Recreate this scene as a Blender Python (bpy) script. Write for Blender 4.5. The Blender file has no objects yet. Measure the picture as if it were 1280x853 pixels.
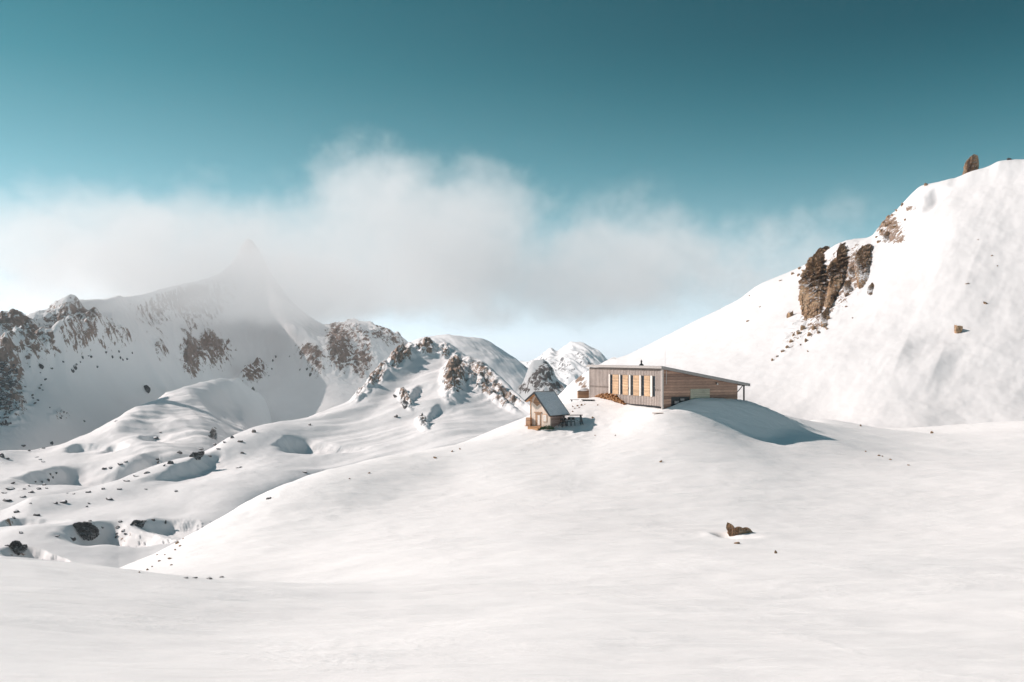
import bpy, bmesh, math, random
import numpy as np
from mathutils import Vector, Matrix
from mathutils.bvhtree import BVHTree

random.seed(7)
S = bpy.context.scene
COL = S.collection
R = math.radians

# ------------------------------------------------------------------ camera
F, CX, HY = 1244.0, 640.0, 443.0            # focal length, centre and eye level in photo pixels
cd = bpy.data.cameras.new('camera'); cam = bpy.data.objects.new('camera', cd); COL.objects.link(cam)
cd.sensor_width = 36.0; cd.lens = F / 1280 * 36
cd.shift_y = (HY - 426.5) / 1280
cd.clip_start = 0.5; cd.clip_end = 60000
cam.location = (0, 0, 0); cam.rotation_euler = (R(90), 0, 0)
S.camera = cam

# ------------------------------------------------------------------ sky and sun
SUN_EL, SUN_BACK = R(33), R(15)              # sun on the left, a little beyond the picture plane
to_sun = Vector((-math.cos(SUN_EL) * math.cos(SUN_BACK), math.cos(SUN_EL) * math.sin(SUN_BACK), math.sin(SUN_EL)))
W = bpy.data.worlds.new('World'); S.world = W; W.use_nodes = True
nt = W.node_tree; nt.nodes.clear()
sky = nt.nodes.new('ShaderNodeTexSky'); sky.sky_type = 'NISHITA'; sky.sun_disc = False
sky.sun_elevation = SUN_EL
sky.sun_rotation = math.atan2(to_sun.x, to_sun.y)
sky.altitude = 2300; sky.air_density = 1.0; sky.dust_density = 1.2; sky.ozone_density = 1.4
# the sky's own brightness, kept; its hue goes from a pale, slightly hazy horizon to deep teal (polarised winter sky)
bw = nt.nodes.new('ShaderNodeRGBToBW'); tc = nt.nodes.new('ShaderNodeTexCoord'); sep = nt.nodes.new('ShaderNodeSeparateXYZ')
rmp = nt.nodes.new('ShaderNodeValToRGB'); mul = nt.nodes.new('ShaderNodeMix'); mul.data_type = 'RGBA'; mul.blend_type = 'MULTIPLY'
mul.inputs['Factor'].default_value = 1.0
el = rmp.color_ramp.elements
SKY = [(0.0, (.60, .66, .71)), (.04, (.53, .645, .70)), (.10, (.39, .62, .70)), (.18, (.21, .495, .59)), (.27, (.085, .37, .46)), (.36, (.034, .285, .375)), (.6, (.07, .31, .44)), (1.0, (.12, .34, .50))]
while len(el) < len(SKY): el.new(.5)
for e, (p, c) in zip(el, SKY): e.position = p; e.color = (*c, 1)
gam = nt.nodes.new('ShaderNodeMath'); gam.operation = 'POWER'; gam.inputs[1].default_value = 1.0
bg = nt.nodes.new('ShaderNodeBackground'); bg.inputs[1].default_value = 0.15
wo = nt.nodes.new('ShaderNodeOutputWorld')
nt.links.new(sky.outputs[0], bw.inputs[0]); nt.links.new(bw.outputs[0], gam.inputs[0])
nt.links.new(tc.outputs['Generated'], sep.inputs[0]); nt.links.new(sep.outputs[2], rmp.inputs[0])
nt.links.new(rmp.outputs[0], mul.inputs[6]); nt.links.new(gam.outputs[0], mul.inputs[7])
# polarised light: the sky is deepest a right angle away from the sun
dp = nt.nodes.new('ShaderNodeVectorMath'); dp.operation = 'DOT_PRODUCT'; dp.inputs[1].default_value = to_sun; nt.links.new(tc.outputs['Generated'], dp.inputs[0])
def wm(op, a, b_=0.0, clamp=False):
    x = nt.nodes.new('ShaderNodeMath'); x.operation = op; x.use_clamp = clamp
    for i, v in ((0, a), (1, b_)):
        if isinstance(v, (int, float)): x.inputs[i].default_value = v
        else: nt.links.new(v, x.inputs[i])
    return x.outputs[0]
pol = wm('POWER', wm('SUBTRACT', 1.0, wm('MULTIPLY', dp.outputs['Value'], dp.outputs['Value'])), 4.0)
pol = wm('MULTIPLY', pol, wm('MULTIPLY', wm('SUBTRACT', sep.outputs[2], .06), 4.2, True), True)
pm = nt.nodes.new('ShaderNodeMix'); pm.data_type = 'RGBA'; pm.blend_type = 'MULTIPLY'; pm.inputs[7].default_value = (.0, .50, .56, 1)
nt.links.new(pol, pm.inputs['Factor']); nt.links.new(mul.outputs[2], pm.inputs[6])
nt.links.new(pm.outputs[2], bg.inputs[0]); nt.links.new(bg.outputs[0], wo.inputs[0])

sd = bpy.data.lights.new('sun', 'SUN'); sd.energy = 3.3; sd.angle = R(0.5); sd.color = (1.0, 0.885, 0.83)
sun = bpy.data.objects.new('sun', sd); COL.objects.link(sun)
sun.rotation_euler = (-to_sun).to_track_quat('-Z', 'Y').to_euler()

S.view_settings.view_transform = 'Standard'; S.view_settings.look = 'None'
S.view_settings.gamma = 1.0; S.view_settings.exposure = 0.66
S.view_settings.use_curve_mapping = False
S.render.engine = 'CYCLES'
cy = S.cycles
cy.use_denoising = True; cy.use_adaptive_sampling = True; cy.adaptive_threshold = 0.02
cy.max_bounces = 6; cy.diffuse_bounces = 3; cy.glossy_bounces = 2; cy.transmission_bounces = 4
cy.volume_bounces = 2; cy.transparent_max_bounces = 6
cy.caustics_reflective = False; cy.caustics_refractive = False

# ------------------------------------------------------------------ noise
def _hash(ix, iy, seed):
    n = (ix.astype(np.int64) * 374761393 + iy.astype(np.int64) * 668265263 + seed * 974634777) & 0xffffffff
    n = ((n ^ (n >> 13)) * 1274126177) & 0xffffffff
    return ((n ^ (n >> 16)) & 0xffff) / 65535.0 * 2 * math.pi

def perlin(x, y, seed=0):
    x = np.asarray(x, float); y = np.asarray(y, float)
    ix = np.floor(x); iy = np.floor(y); fx = x - ix; fy = y - iy
    u = fx * fx * fx * (fx * (fx * 6 - 15) + 10); v = fy * fy * fy * (fy * (fy * 6 - 15) + 10)
    def g(dx, dy):
        a = _hash(ix + dx, iy + dy, seed)
        return np.cos(a) * (fx - dx) + np.sin(a) * (fy - dy)
    return ((g(0, 0) * (1 - u) + g(1, 0) * u) * (1 - v) + (g(0, 1) * (1 - u) + g(1, 1) * u) * v) * 1.5

def fbm(x, y, oct=4, seed=0, gain=.5, ridged=False):
    s = 0; a = 1; t = 0
    for k in range(oct):
        n = perlin(x * 2 ** k + 17.3 * k, y * 2 ** k - 9.1 * k, seed + k)
        if ridged: n = 1 - 2 * np.abs(n)
        s = s + a * n; t += a; a *= gain
    return s / t

def P(px, py, Y):
    return Vector(((px - CX) / F * Y, Y, -(py - HY) / F * Y))

def smooth(t):
    t = np.clip(t, 0, 1); return t * t * (3 - 2 * t)

# ------------------------------------------------------------------ object helpers
def tag(o, label=None, cat=None, group=None, kind=None):
    for k, v in (('label', label), ('category', cat), ('group', group), ('kind', kind)):
        if v: o[k] = v
    return o

def mesh_obj(name, verts, faces, mat, parent=None, shade_smooth=False):
    me = bpy.data.meshes.new(name); me.from_pydata([tuple(v) for v in verts], [], faces); me.update()
    o = bpy.data.objects.new(name, me); COL.objects.link(o)
    if mat: me.materials.append(mat)
    if shade_smooth: me.polygons.foreach_set('use_smooth', [True] * len(me.polygons))
    if parent: o.parent = parent
    return o

def grid_mesh(name, X, Y, Z, mat, attrs=None):
    n, m = X.shape
    co = np.stack([X, Y, Z], -1).reshape(-1, 3)
    i = np.arange(n * m).reshape(n, m)
    q = np.stack([i[:-1, :-1], i[:-1, 1:], i[1:, 1:], i[1:, :-1]], -1).reshape(-1, 4)
    me = bpy.data.meshes.new(name)
    me.vertices.add(len(co)); me.vertices.foreach_set('co', co.ravel())
    me.loops.add(q.size); me.loops.foreach_set('vertex_index', q.ravel().astype(np.int32))
    me.polygons.add(len(q)); me.polygons.foreach_set('loop_start', np.arange(0, q.size, 4, dtype=np.int32))
    me.polygons.foreach_set('loop_total', np.full(len(q), 4, np.int32))
    me.update(); me.validate()
    me.polygons.foreach_set('use_smooth', [True] * len(me.polygons))
    for k, v in (attrs or {}).items():
        a = me.attributes.new(k, 'FLOAT', 'POINT'); a.data.foreach_set('value', v.ravel().astype(np.float32))
    me.materials.append(mat)
    o = bpy.data.objects.new(name, me); COL.objects.link(o)
    BV.append((name, BVHTree.FromPolygons(co.tolist(), q.tolist())))
    return o
BV = []

def hit(px, py, only=None):
    d = P(px, py, 1.0).normalized(); best = None
    for nme, b in BV:
        if only and nme not in only: continue
        r = b.ray_cast(Vector((0, 0, 0)), d, 50000)
        if r[0] is not None and (best is None or r[3] < best[1]): best = (r[0], r[3], r[1])
    return (best[0], best[2]) if best else (None, None)

def ground_z(x, y):
    z = None
    for nme, b in BV:
        r = b.ray_cast(Vector((x, y, 4000)), Vector((0, 0, -1)), 8000)
        if r[0] is not None and (z is None or r[0].z > z): z = r[0].z
    return z

# ------------------------------------------------------------------ materials
class NB:
    """small node-tree builder"""
    def __init__(self, name):
        self.m = bpy.data.materials.new(name); self.m.use_nodes = True
        self.t = self.m.node_tree; self.t.nodes.clear()
        self.out = self.n('ShaderNodeOutputMaterial'); self.b = self.n('ShaderNodeBsdfPrincipled')
        self.l(self.b.outputs[0], self.out.inputs['Surface'])
    def n(self, typ, **kw):
        x = self.t.nodes.new(typ)
        for k, v in kw.items(): setattr(x, k, v)
        return x
    def l(self, a, b): self.t.links.new(a, b)
    def set(self, node, **kw):
        for k, v in kw.items(): node.inputs[k.replace('_', ' ')].default_value = v
        return node
    def noise(self, scale, detail=4, rough=.5, vec=None, dist=0.0):
        x = self.n('ShaderNodeTexNoise'); x.inputs['Scale'].default_value = scale; x.inputs['Detail'].default_value = detail
        x.inputs['Roughness'].default_value = rough; x.inputs['Distortion'].default_value = dist
        if vec: self.l(vec, x.inputs['Vector'])
        return x.outputs[0]
    def ramp(self, fac, *stops):
        x = self.n('ShaderNodeValToRGB'); self.l(fac, x.inputs[0]); e = x.color_ramp.elements
        while len(e) < len(stops): e.new(.5)
        for el, (p, c) in zip(e, stops): el.position = p; el.color = (c if len(c) == 4 else (*c, 1))
        return x.outputs[0]
    def mix(self, f, a, b, blend='MIX'):
        x = self.n('ShaderNodeMix'); x.data_type = 'RGBA'; x.blend_type = blend
        for s, v in ((0, f), (6, a), (7, b)):
            if hasattr(v, 'links') or hasattr(v, 'is_linked'): self.l(v, x.inputs[s])
            else: x.inputs[s].default_value = v if s == 0 else ((*v, 1) if len(v) == 3 else v)
        return x.outputs[2]
    def math(self, op, a, b=0.0, clamp=False):
        x = self.n('ShaderNodeMath'); x.operation = op; x.use_clamp = clamp
        for s, v in ((0, a), (1, b)):
            if hasattr(v, 'is_linked'): self.l(v, x.inputs[s])
            else: x.inputs[s].default_value = v
        return x.outputs[0]
    def bump(self, h, strength, dist):
        x = self.n('ShaderNodeBump'); x.inputs['Strength'].default_value = strength; x.inputs['Distance'].default_value = dist
        self.l(h, x.inputs['Height']); self.l(x.outputs[0], self.b.inputs['Normal']); return x
    def pos(self): return self.n('ShaderNodeNewGeometry').outputs['Position']
    def obj(self): return self.n('ShaderNodeTexCoord').outputs['Object']

SNOW = (0.90, 0.885, 0.89)
ROCKS = ((0.0, (.045, .038, .034)), (.45, (.14, .115, .10)), (.75, (.26, .21, .18)), (1.0, (.36, .30, .25)))

def mountain_material(name, unit, rock_tone=(1, 1, 1), bump=.35, snow=.84):
    """snow with bare rock where the 'rock' attribute and a broken noise say so; unit = metres per rough photo pixel"""
    b = NB(name); p = b.pos()
    at = b.n('ShaderNodeAttribute'); at.attribute_name = 'rock'
    mp = b.n('ShaderNodeMapping'); b.l(p, mp.inputs['Vector']); mp.inputs['Scale'].default_value = (1, 1, .6)
    mp.inputs['Rotation'].default_value = (0, R(25), 0)
    v = mp.outputs[0]
    n1 = b.noise(1 / (9 * unit), 6, .72, v, .4)
    g = b.n('ShaderNodeNewGeometry'); sx = b.n('ShaderNodeSeparateXYZ'); b.l(g.outputs['True Normal'], sx.inputs[0])
    # rock shows more on the steeper pitches
    steep = b.math('MULTIPLY', b.math('SUBTRACT', .80, sx.outputs[2]), .45)
    m = b.math('ADD', b.math('ADD', b.math('MULTIPLY', at.outputs['Fac'], .50), b.math('SUBTRACT', b.math('MULTIPLY', n1, 1.7), 1.27)), steep)
    has = b.math('GREATER_THAN', at.outputs['Fac'], .02)
    m = b.math('MULTIPLY', b.math('MULTIPLY', m, 22, True), has, True)
    rc = b.ramp(b.noise(1 / (4 * unit), 5, .7, v), *ROCKS)
    rc = b.mix(1.0, rc, rock_tone, 'MULTIPLY')
    sn = b.ramp(b.noise(1 / (60 * unit), 3, .5, p), (.3, (snow * .97, snow * .945, snow * .94)), (.7, (snow * 1.02, snow * .995, snow * .99)))
    b.l(b.mix(m, sn, rc), b.b.inputs['Base Color'])
    b.b.inputs['Roughness'].default_value = .7; b.b.inputs['Specular IOR Level'].default_value = .25
    h = b.math('ADD', b.math('MULTIPLY', b.noise(1 / (3 * unit), 5, .65, v), b.math('ADD', b.math('MULTIPLY', m, 1.6), .06)), b.math('MULTIPLY', m, .5))
    b.bump(h, bump, unit * 3.0)
    return b.m

def snow_material():
    b = NB('near_snow'); p = b.pos()
    mp = b.n('ShaderNodeMapping'); b.l(p, mp.inputs['Vector']); mp.inputs['Rotation'].default_value = (0, 0, R(12)); mp.inputs['Scale'].default_value = (.28, 1, 1)
    w = b.noise(.9, 6, .62, mp.outputs[0], .5)       # wind ripples
    c = b.noise(3.0, 4, .6, p)
    g = b.noise(.12, 4, .55, p, .6)
    f = b.noise(30, 3, .6, p)
    crust = b.math('MULTIPLY', b.ramp(g, (.52, (0, 0, 0)), (.62, (1, 1, 1))), c)
    w2 = b.noise(5.5, 5, .6, mp.outputs[0], .8); patch = b.ramp(b.noise(.09, 4, .6, p, .8), (.42, (0, 0, 0)), (.60, (1, 1, 1)))
    h = b.math('ADD', b.math('ADD', b.math('MULTIPLY', w, 1.0), b.math('MULTIPLY', crust, .34)), b.math('MULTIPLY', f, .03))
    h = b.math('ADD', h, b.math('MULTIPLY', b.math('MULTIPLY', w2, patch), .22))
    b.l(b.ramp(b.noise(.05, 4, .6, p), (.3, (.94, .905, .89)), (.7, (.97, .94, .925))), b.b.inputs['Base Color'])
    b.b.inputs['Roughness'].default_value = .6; b.b.inputs['Specular IOR Level'].default_value = .3
    b.bump(h, .48, .30)
    return b.m

# ------------------------------------------------------------------ terrain: lofted flanks
def pchip(xs, ys, x):
    """monotone cubic through (xs, ys); ys may be (n, k)"""
    xs = np.asarray(xs, float); ys = np.asarray(ys, float)
    h = np.diff(xs); d = (ys[1:] - ys[:-1]) / (h[:, None] if ys.ndim > 1 else h)
    m = np.zeros_like(ys)
    if len(xs) > 2:
        h0 = h[:-1]; h1 = h[1:]
        if ys.ndim > 1: h0 = h0[:, None]; h1 = h1[:, None]
        w1 = 2 * h1 + h0; w2 = h1 + 2 * h0; ok = d[:-1] * d[1:] > 0
        with np.errstate(divide='ignore', invalid='ignore'):
            m[1:-1] = np.where(ok, (w1 + w2) / (w1 / d[:-1] + w2 / d[1:]), 0)
    m[0] = d[0]; m[-1] = d[-1]
    k = np.clip(np.searchsorted(xs, x) - 1, 0, len(xs) - 2)
    t = np.clip((x - xs[k]) / h[k], 0, 1); hk = h[k]
    if ys.ndim > 1: t = t[:, None]; hk = hk[:, None]
    return (ys[k] * (1 + 2 * t) * (1 - t) ** 2 + m[k] * hk * t * (1 - t) ** 2 + ys[k + 1] * t * t * (3 - 2 * t) + m[k + 1] * hk * t * t * (t - 1))

def loft(rows, px0, px1, ncol, sub):
    """rows: lists of (px, py, Y) from the crest's far side down to the foot; returns X, Y, Z grids and the px, py of each vertex"""
    px = np.linspace(px0, px1, ncol); L = []
    for r in rows:
        a = np.array(r, float); py = pchip(a[:, 0], a[:, 1], px); Y = pchip(a[:, 0], a[:, 2], px)
        L.append(np.stack([(px - CX) / F * Y, Y, -(py - HY) / F * Y], 1))
    A = np.stack(L)                                   # rows, cols, 3
    t = np.arange(len(rows), dtype=float)
    tt = np.concatenate([np.linspace(i, i + 1, sub[i] + 1)[:-1] for i in range(len(rows) - 1)] + [[len(rows) - 1]])
    G = pchip(t, A.reshape(len(rows), -1), tt).reshape(len(tt), ncol, 3)
    return G[..., 0].copy(), G[..., 1].copy(), G[..., 2].copy()

def pix(X, Y, Z): return CX + X / Y * F, HY - Z / Y * F

def trace(X, Y, Z, PX, PY, pts, n=22):
    """photo pixels -> a smooth plan line on the surface, always the piece one can see"""
    w = []
    for (a, b_) in pts:
        d2 = (PX - a) ** 2 + (PY - b_) ** 2; d2 = np.where(Y > 10, d2, 1e9); lim = max(d2.min() * 1.5, 4.0)
        k = np.argmin(np.where(d2 <= lim, Y, 1e9)); w.append((X.flat[k], Y.flat[k]))
    w = np.array(w); c = np.concatenate([[0], np.cumsum(np.hypot(*np.diff(w, axis=0).T))])
    if len(w) > 2:
        t = np.linspace(0, c[-1], n); q = np.polyfit(c / c[-1], w, 2); t = t / c[-1]
        w = np.stack([q[0, 0] * t * t + q[1, 0] * t + q[2, 0], q[0, 1] * t * t + q[1, 1] * t + q[2, 1]], 1)
    return w

def drift(X, Y, Z, pts, h, rise, drop, ends=.25):
    """a wind-packed lip along pts [(px, py)...]: gentle on its left-hand side, falling off on its right-hand side (metres)"""
    PX, PY = pix(X, Y, Z); w = trace(X, Y, Z, PX, PY, pts); seg = np.diff(w, axis=0); ln = np.hypot(seg[:, 0], seg[:, 1]) + 1e-6
    cum = np.concatenate([[0], np.cumsum(ln)]); best = np.full(X.shape, 1e9); sg = np.zeros(X.shape); al = np.zeros(X.shape)
    for i in range(len(seg)):
        t = np.clip(((X - w[i, 0]) * seg[i, 0] + (Y - w[i, 1]) * seg[i, 1]) / ln[i] ** 2, 0, 1)
        dx = X - (w[i, 0] + t * seg[i, 0]); dy = Y - (w[i, 1] + t * seg[i, 1]); d = np.hypot(dx, dy)
        cr = seg[i, 0] * dy - seg[i, 1] * dx
        c = d < best; best = np.where(c, d, best); sg = np.where(c, np.sign(cr), sg); al = np.where(c, (cum[i] + t * ln[i]) / cum[-1], al)
    tap = smooth(al / ends) * smooth((1 - al) / ends)
    tap = tap + (1 - tap) * 0
    s = np.where(sg > 0, 1 - best / rise, 1 - best / drop)
    return h * tap * np.where(sg > 0, smooth(s), np.clip(s, 0, 1) ** 1.3)

def scarp(X, Y, Z, pts, h, drop, rec, ends=.3, sd=0):
    """a bank along pts: the ground on the right-hand side falls by h metres within 'drop' and climbs back over 'rec'"""
    PX, PY = pix(X, Y, Z); w = trace(X, Y, Z, PX, PY, pts); seg = np.diff(w, axis=0); ln = np.hypot(seg[:, 0], seg[:, 1]) + 1e-6
    wx = X + h * .35 * fbm(X / (h * 1.6), Y / (h * 1.6), 2, 200 + sd); wy = Y + h * .35 * fbm(X / (h * 1.6), Y / (h * 1.6), 2, 230 + sd)
    cum = np.concatenate([[0], np.cumsum(ln)]); best = np.full(X.shape, 1e9); sg = np.zeros(X.shape); al = np.zeros(X.shape)
    for i in range(len(seg)):
        t0 = ((wx - w[i, 0]) * seg[i, 0] + (wy - w[i, 1]) * seg[i, 1]) / ln[i] ** 2; t = np.clip(t0, 0, 1)
        dx = wx - (w[i, 0] + t * seg[i, 0]); dy = wy - (w[i, 1] + t * seg[i, 1]); d = np.hypot(dx, dy)
        cr = seg[i, 0] * dy - seg[i, 1] * dx
        c = d < best; best = np.where(c, d, best); sg = np.where(c, np.sign(cr), sg)
        al = np.where(c, (cum[i] + t0 * ln[i]) / cum[-1], al)
    tap = smooth(al / .6) * smooth((1 - al) / .28)
    right = -h * smooth(best / drop) * (1 - smooth((best - drop) / rec))
    left = .18 * h * (1 - smooth(best / (h * 3)))
    return tap * np.where(sg > 0, left, np.where(best < drop, .18 * h * (1 - smooth(best / drop)), 0) + right)

def region(PX, PY, blobs):
    a = np.zeros(PX.shape)
    for (x, y, rx, ry, ang, v) in blobs:
        c, s = math.cos(R(ang)), math.sin(R(ang)); u = ((PX - x) * c - (PY - y) * s) / rx; w = ((PX - x) * s + (PY - y) * c) / ry
        a = np.maximum(a, v * smooth(1.35 - np.hypot(u, w)) )
    return a

# ================================================================== THE SETTING
# ---- near snowfield and the knoll that carries the hut (thin-plate surface through surveyed points)
surv = [  # photo pixel, distance ahead
 (640,853,22),(640,780,38),(640,722,60),(640,682,84),(640,645,104),(640,605,122),(640,570,136),
 (0,853,20),(0,775,34),(0,699,60),(60,705,62),(170,715,70),(300,725,76),(300,790,40),(300,853,22),
 (215,705,96),(240,670,110),(290,638,120),(340,613,128),(400,592,135),(470,574,141),(540,561,146),(600,548,151),(650,527,157),
 (700,508,162),(735,499,169),(400,665,104),(500,625,119),(300,692,94),(450,720,75),(560,590,132),(520,680,88),
 (828,514,149.5),(780,508,158),(828,558,136),(760,540,148),(700,545,147),(740,600,123),(900,600,121),(820,660,95),(920,668,92),(760,700,72),
 (950,549,148),(1000,546,151),(1040,546,156),(1090,562,150),(1120,552,172),(1280,545,178),(1100,541,205),(1180,541,206),(1280,529,206),(1000,535,200),
 (1280,600,120),(1280,700,70),(1280,790,36),(1280,853,22),(1100,650,104),(1100,750,48),(900,760,45),(1000,600,124),(1500,522,205),(1500,640,100),
 (1030,800,33),(870,519.5,149.3),(900,529,149.0),(925,539,148.6)]
pts = [tuple(P(*q)) for q in surv]
pts += [(0,0,-1.7),(0,-40,1),(-80,0,-7),(80,0,-5),(-80,-40,-1),(80,-40,1),(-150,30,-30),(150,30,-12),(0,10,-4.3),(-200,120,-70),
 (-70,105,-34),(-50,130,-38),(-62,90,-27),(-120,80,-40),(-45,165,-44),(-33,180,-40),(-15,195,-36),(0,205,-28),(14,215,-16),
 (40,190,-9),(60,200,-13),(120,250,-16),(0,260,-55),(-80,240,-75),(60,262,-24),(240,200,-18),(200,260,-14)]
pts = np.array(pts)
def tps_fit(p):
    n = len(p); d = np.hypot(p[:, None, 0] - p[None, :, 0], p[:, None, 1] - p[None, :, 1])
    K = np.where(d > 0, d * d * np.log(d + 1e-9), 0) + np.eye(n) * 6.0
    Q = np.column_stack([np.ones(n), p[:, :2]]); A = np.block([[K, Q], [Q.T, np.zeros((3, 3))]])
    return np.linalg.solve(A, np.concatenate([p[:, 2], np.zeros(3)]))
wts = tps_fit(pts)
def tps(x, y):
    z = wts[-3] + wts[-2] * x + wts[-1] * y
    for i in range(len(pts)):
        d2 = (x - pts[i, 0]) ** 2 + (y - pts[i, 1]) ** 2
        z = z + wts[i] * d2 * .5 * np.log(d2 + 1e-9)
    return z
gx = np.concatenate([np.linspace(-260, -110, 40)[:-1], np.linspace(-110, 130, 640), np.linspace(130, 300, 50)[1:]])
gy = np.concatenate([np.linspace(-60, 14, 30)[:-1], np.linspace(14, 215, 640), np.linspace(215, 300, 40)[1:]])
X, Y = np.meshgrid(gx, gy); Z = tps(X, Y)
# the wind drift along the refuge's right-hand wall
def ridge_drift(X, Y, Z, crest, front, backs, blend):
    c = np.array([tuple(P(*q)) for q in crest]); best = np.full(X.shape, -1e9)
    for i in range(len(c) - 1):
        a_, b_ = c[i], c[i + 1]; d = b_ - a_; L2 = d[0] ** 2 + d[1] ** 2
        for t0 in np.linspace(0, 1, 7):
            q = a_ + d * t0; dx = X - q[0]; dy = Y - q[1]; side = dy * d[0] - dx * d[1]
            r = np.hypot(dx, dy); best = np.maximum(best, q[2] - np.where(side > 0, backs, front) * np.sqrt(r * r + .8) + .85 * front)
    k = blend; hh = np.clip(.5 + .5 * (best - Z) / k, 0, 1)
    return Z * (1 - hh) + best * hh + k * hh * (1 - hh)
Z = ridge_drift(X, Y, Z, [(848,509,150.3),(858,504,150.9),(872,500,151.9),(890,499,152.9),(912,499.5,154.3),(932,502,156),(955,510,157.5),(985,524,158.5),(1015,537,159)], .85, .6, .6)
near = smooth((Y - 5) / 25)
Z += near * (.55 * fbm(X / 34, Y / 22, 3, 3) + .16 * fbm(X / 9, Y / 4.2, 3, 11) + .05 * fbm(X / 3.2, Y / 1.3, 2, 15))
m_ = P(903, 668, 91.6); n_ = P(922, 668, 91.0)     # wind scour beside the near boulder
rr_ = np.hypot((X - m_.x - .35) / 1.0, (Y - m_.y) / 1.7); Z -= .75 * np.exp(-rr_ ** 3.0)
Z += .22 * np.exp(-(np.hypot((X - m_.x + 1.0) / .7, (Y - m_.y) / 1.6)) ** 2)
Z -= .25 * np.exp(-(np.hypot((X - n_.x) / 1.9, (Y - n_.y) / 1.5)) ** 4)
tr_ = P(712, 525, 152.0); Z += .16 * np.exp(-((X - tr_.x) ** 2 / 60 + (Y - tr_.y) ** 2 / 120)) * fbm(X / 1.1, Y / 1.1, 2, 17)
# rougher wind crust on the knoll's left shoulder
Z += .10 * smooth((-X + 5) / 40) * smooth((Y - 85) / 30) * fbm(X / 2.6, Y / 2.2, 3, 21)
snowfield = tag(grid_mesh('snowfield', X, Y, Z, snow_material()), 'smooth wind-packed snowfield and knoll', kind='structure')

# ---- slope of the right-hand mountain
rows = [
 [(690,700,620),(900,600,560),(1100,520,520),(1280,470,500),(1560,400,480)],
 [(690,520,430),(715,488,425),(740,461,418),(790,441,408),(830,421,400),(870,401,394),(920,376,386),(950,356,382),(1000,334,376),(1060,303,368),(1085,299,365),(1110,275,362),(1130,254,358),(1155,233,354),(1190,226,348),(1210,216,344),(1235,208,341),(1250,201,339),(1280,199,336),(1560,90,310)],
 [(690,530,415),(715,496,408),(740,468,402),(790,450,393),(870,412,378),(950,372,364),(1060,322,350),(1110,298,343),(1150,262,338),(1200,242,332),(1280,222,322),(1560,120,300)],
 [(690,540,400),(740,480,385),(790,461,372),(870,432,356),(950,400,342),(1060,360,326),(1110,335,320),(1200,300,308),(1280,285,300),(1560,200,280)],
 [(700,494,350),(790,485,325),(870,475,305),(950,462,290),(1060,445,270),(1200,430,254),(1280,425,248),(1560,380,240)],
 [(700,510,290),(790,512,272),(900,520,258),(1030,533,238),(1100,541,222),(1170,541,216),(1280,531,212),(1560,520,205)],
 [(700,560,220),(900,560,215),(1100,575,190),(1280,570,180),(1560,570,175)]]
X, Y, Z = loft(rows, 690, 1560, 620, [14, 36, 80, 90, 90, 12])
PX, PY = pix(X, Y, Z)
inside = smooth((PY - 215 - (1280 - PX) * .2) / 60)
Z += 1.6 * fbm(X / 40, Y / 40, 3, 31) * smooth((PX - 800) / 200)
gul = fbm((X * .62 - Y * .5) / 16, (X * .5 + Y * .62) / 90, 4, 35, ridged=True)
Z += .4 * gul * smooth((PX - 900) / 200) * smooth((545 - PY) / 60)
Z += .25 * fbm(X / 5, Y / 5, 3, 37)
Z += scarp(X, Y, Z, [(1152,240),(1168,234),(1192,232)], 2.7, 2.5, 12, .3, 90)
Z += drift(X, Y, Z, [(1105,490),(1128,440),(1140,400)], 1.2, 14, 5, .5)
Z += drift(X, Y, Z, [(1145,500),(1165,470),(1182,420)], 1.2, 14, 5, .5)
rk = region(PX, PY, [(1050,350,60,30,52,.98),(1020,405,26,14,50,.8),(1112,288,20,28,30,.92),(1000,410,45,14,50,.62),(1138,262,8,5,0,.8)])
Z += rk * 1.3 * fbm(X / 4.5, Y / 4.5, 4, 39, ridged=True)
mat_right = mountain_material('right_mountain_snow', .28, (1.45, 1.2, 1.0), .3, .76)
tag(grid_mesh('mountain_slope', X, Y, Z, mat_right, {'rock': rk}), 'steep sunlit snow slope', kind='structure')

# ---- small rocky slope just left of the hut
rows = [
 [(660,560,330),(760,540,330)],
 [(676,520,262),(690,505,258),(702,492,255),(715,480,252),(728,470,250),(742,461,248),(770,448,246)],
 [(676,530,225),(720,512,218),(770,500,215)],
 [(676,560,190),(720,545,186),(770,540,186)]]
X, Y, Z = loft(rows, 676, 770, 90, [8, 50, 12])
PX, PY = pix(X, Y, Z); Z += .7 * fbm(X / 6, Y / 6, 4, 41, ridged=True)
rk = region(PX, PY, [(726,478,8,16,40,.95),(714,497,12,7,0,.55)])
tag(grid_mesh('rocky_slope', X, Y, Z, mat_right, {'rock': rk}), 'short rocky snow slope behind the terrace', kind='structure')

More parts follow.
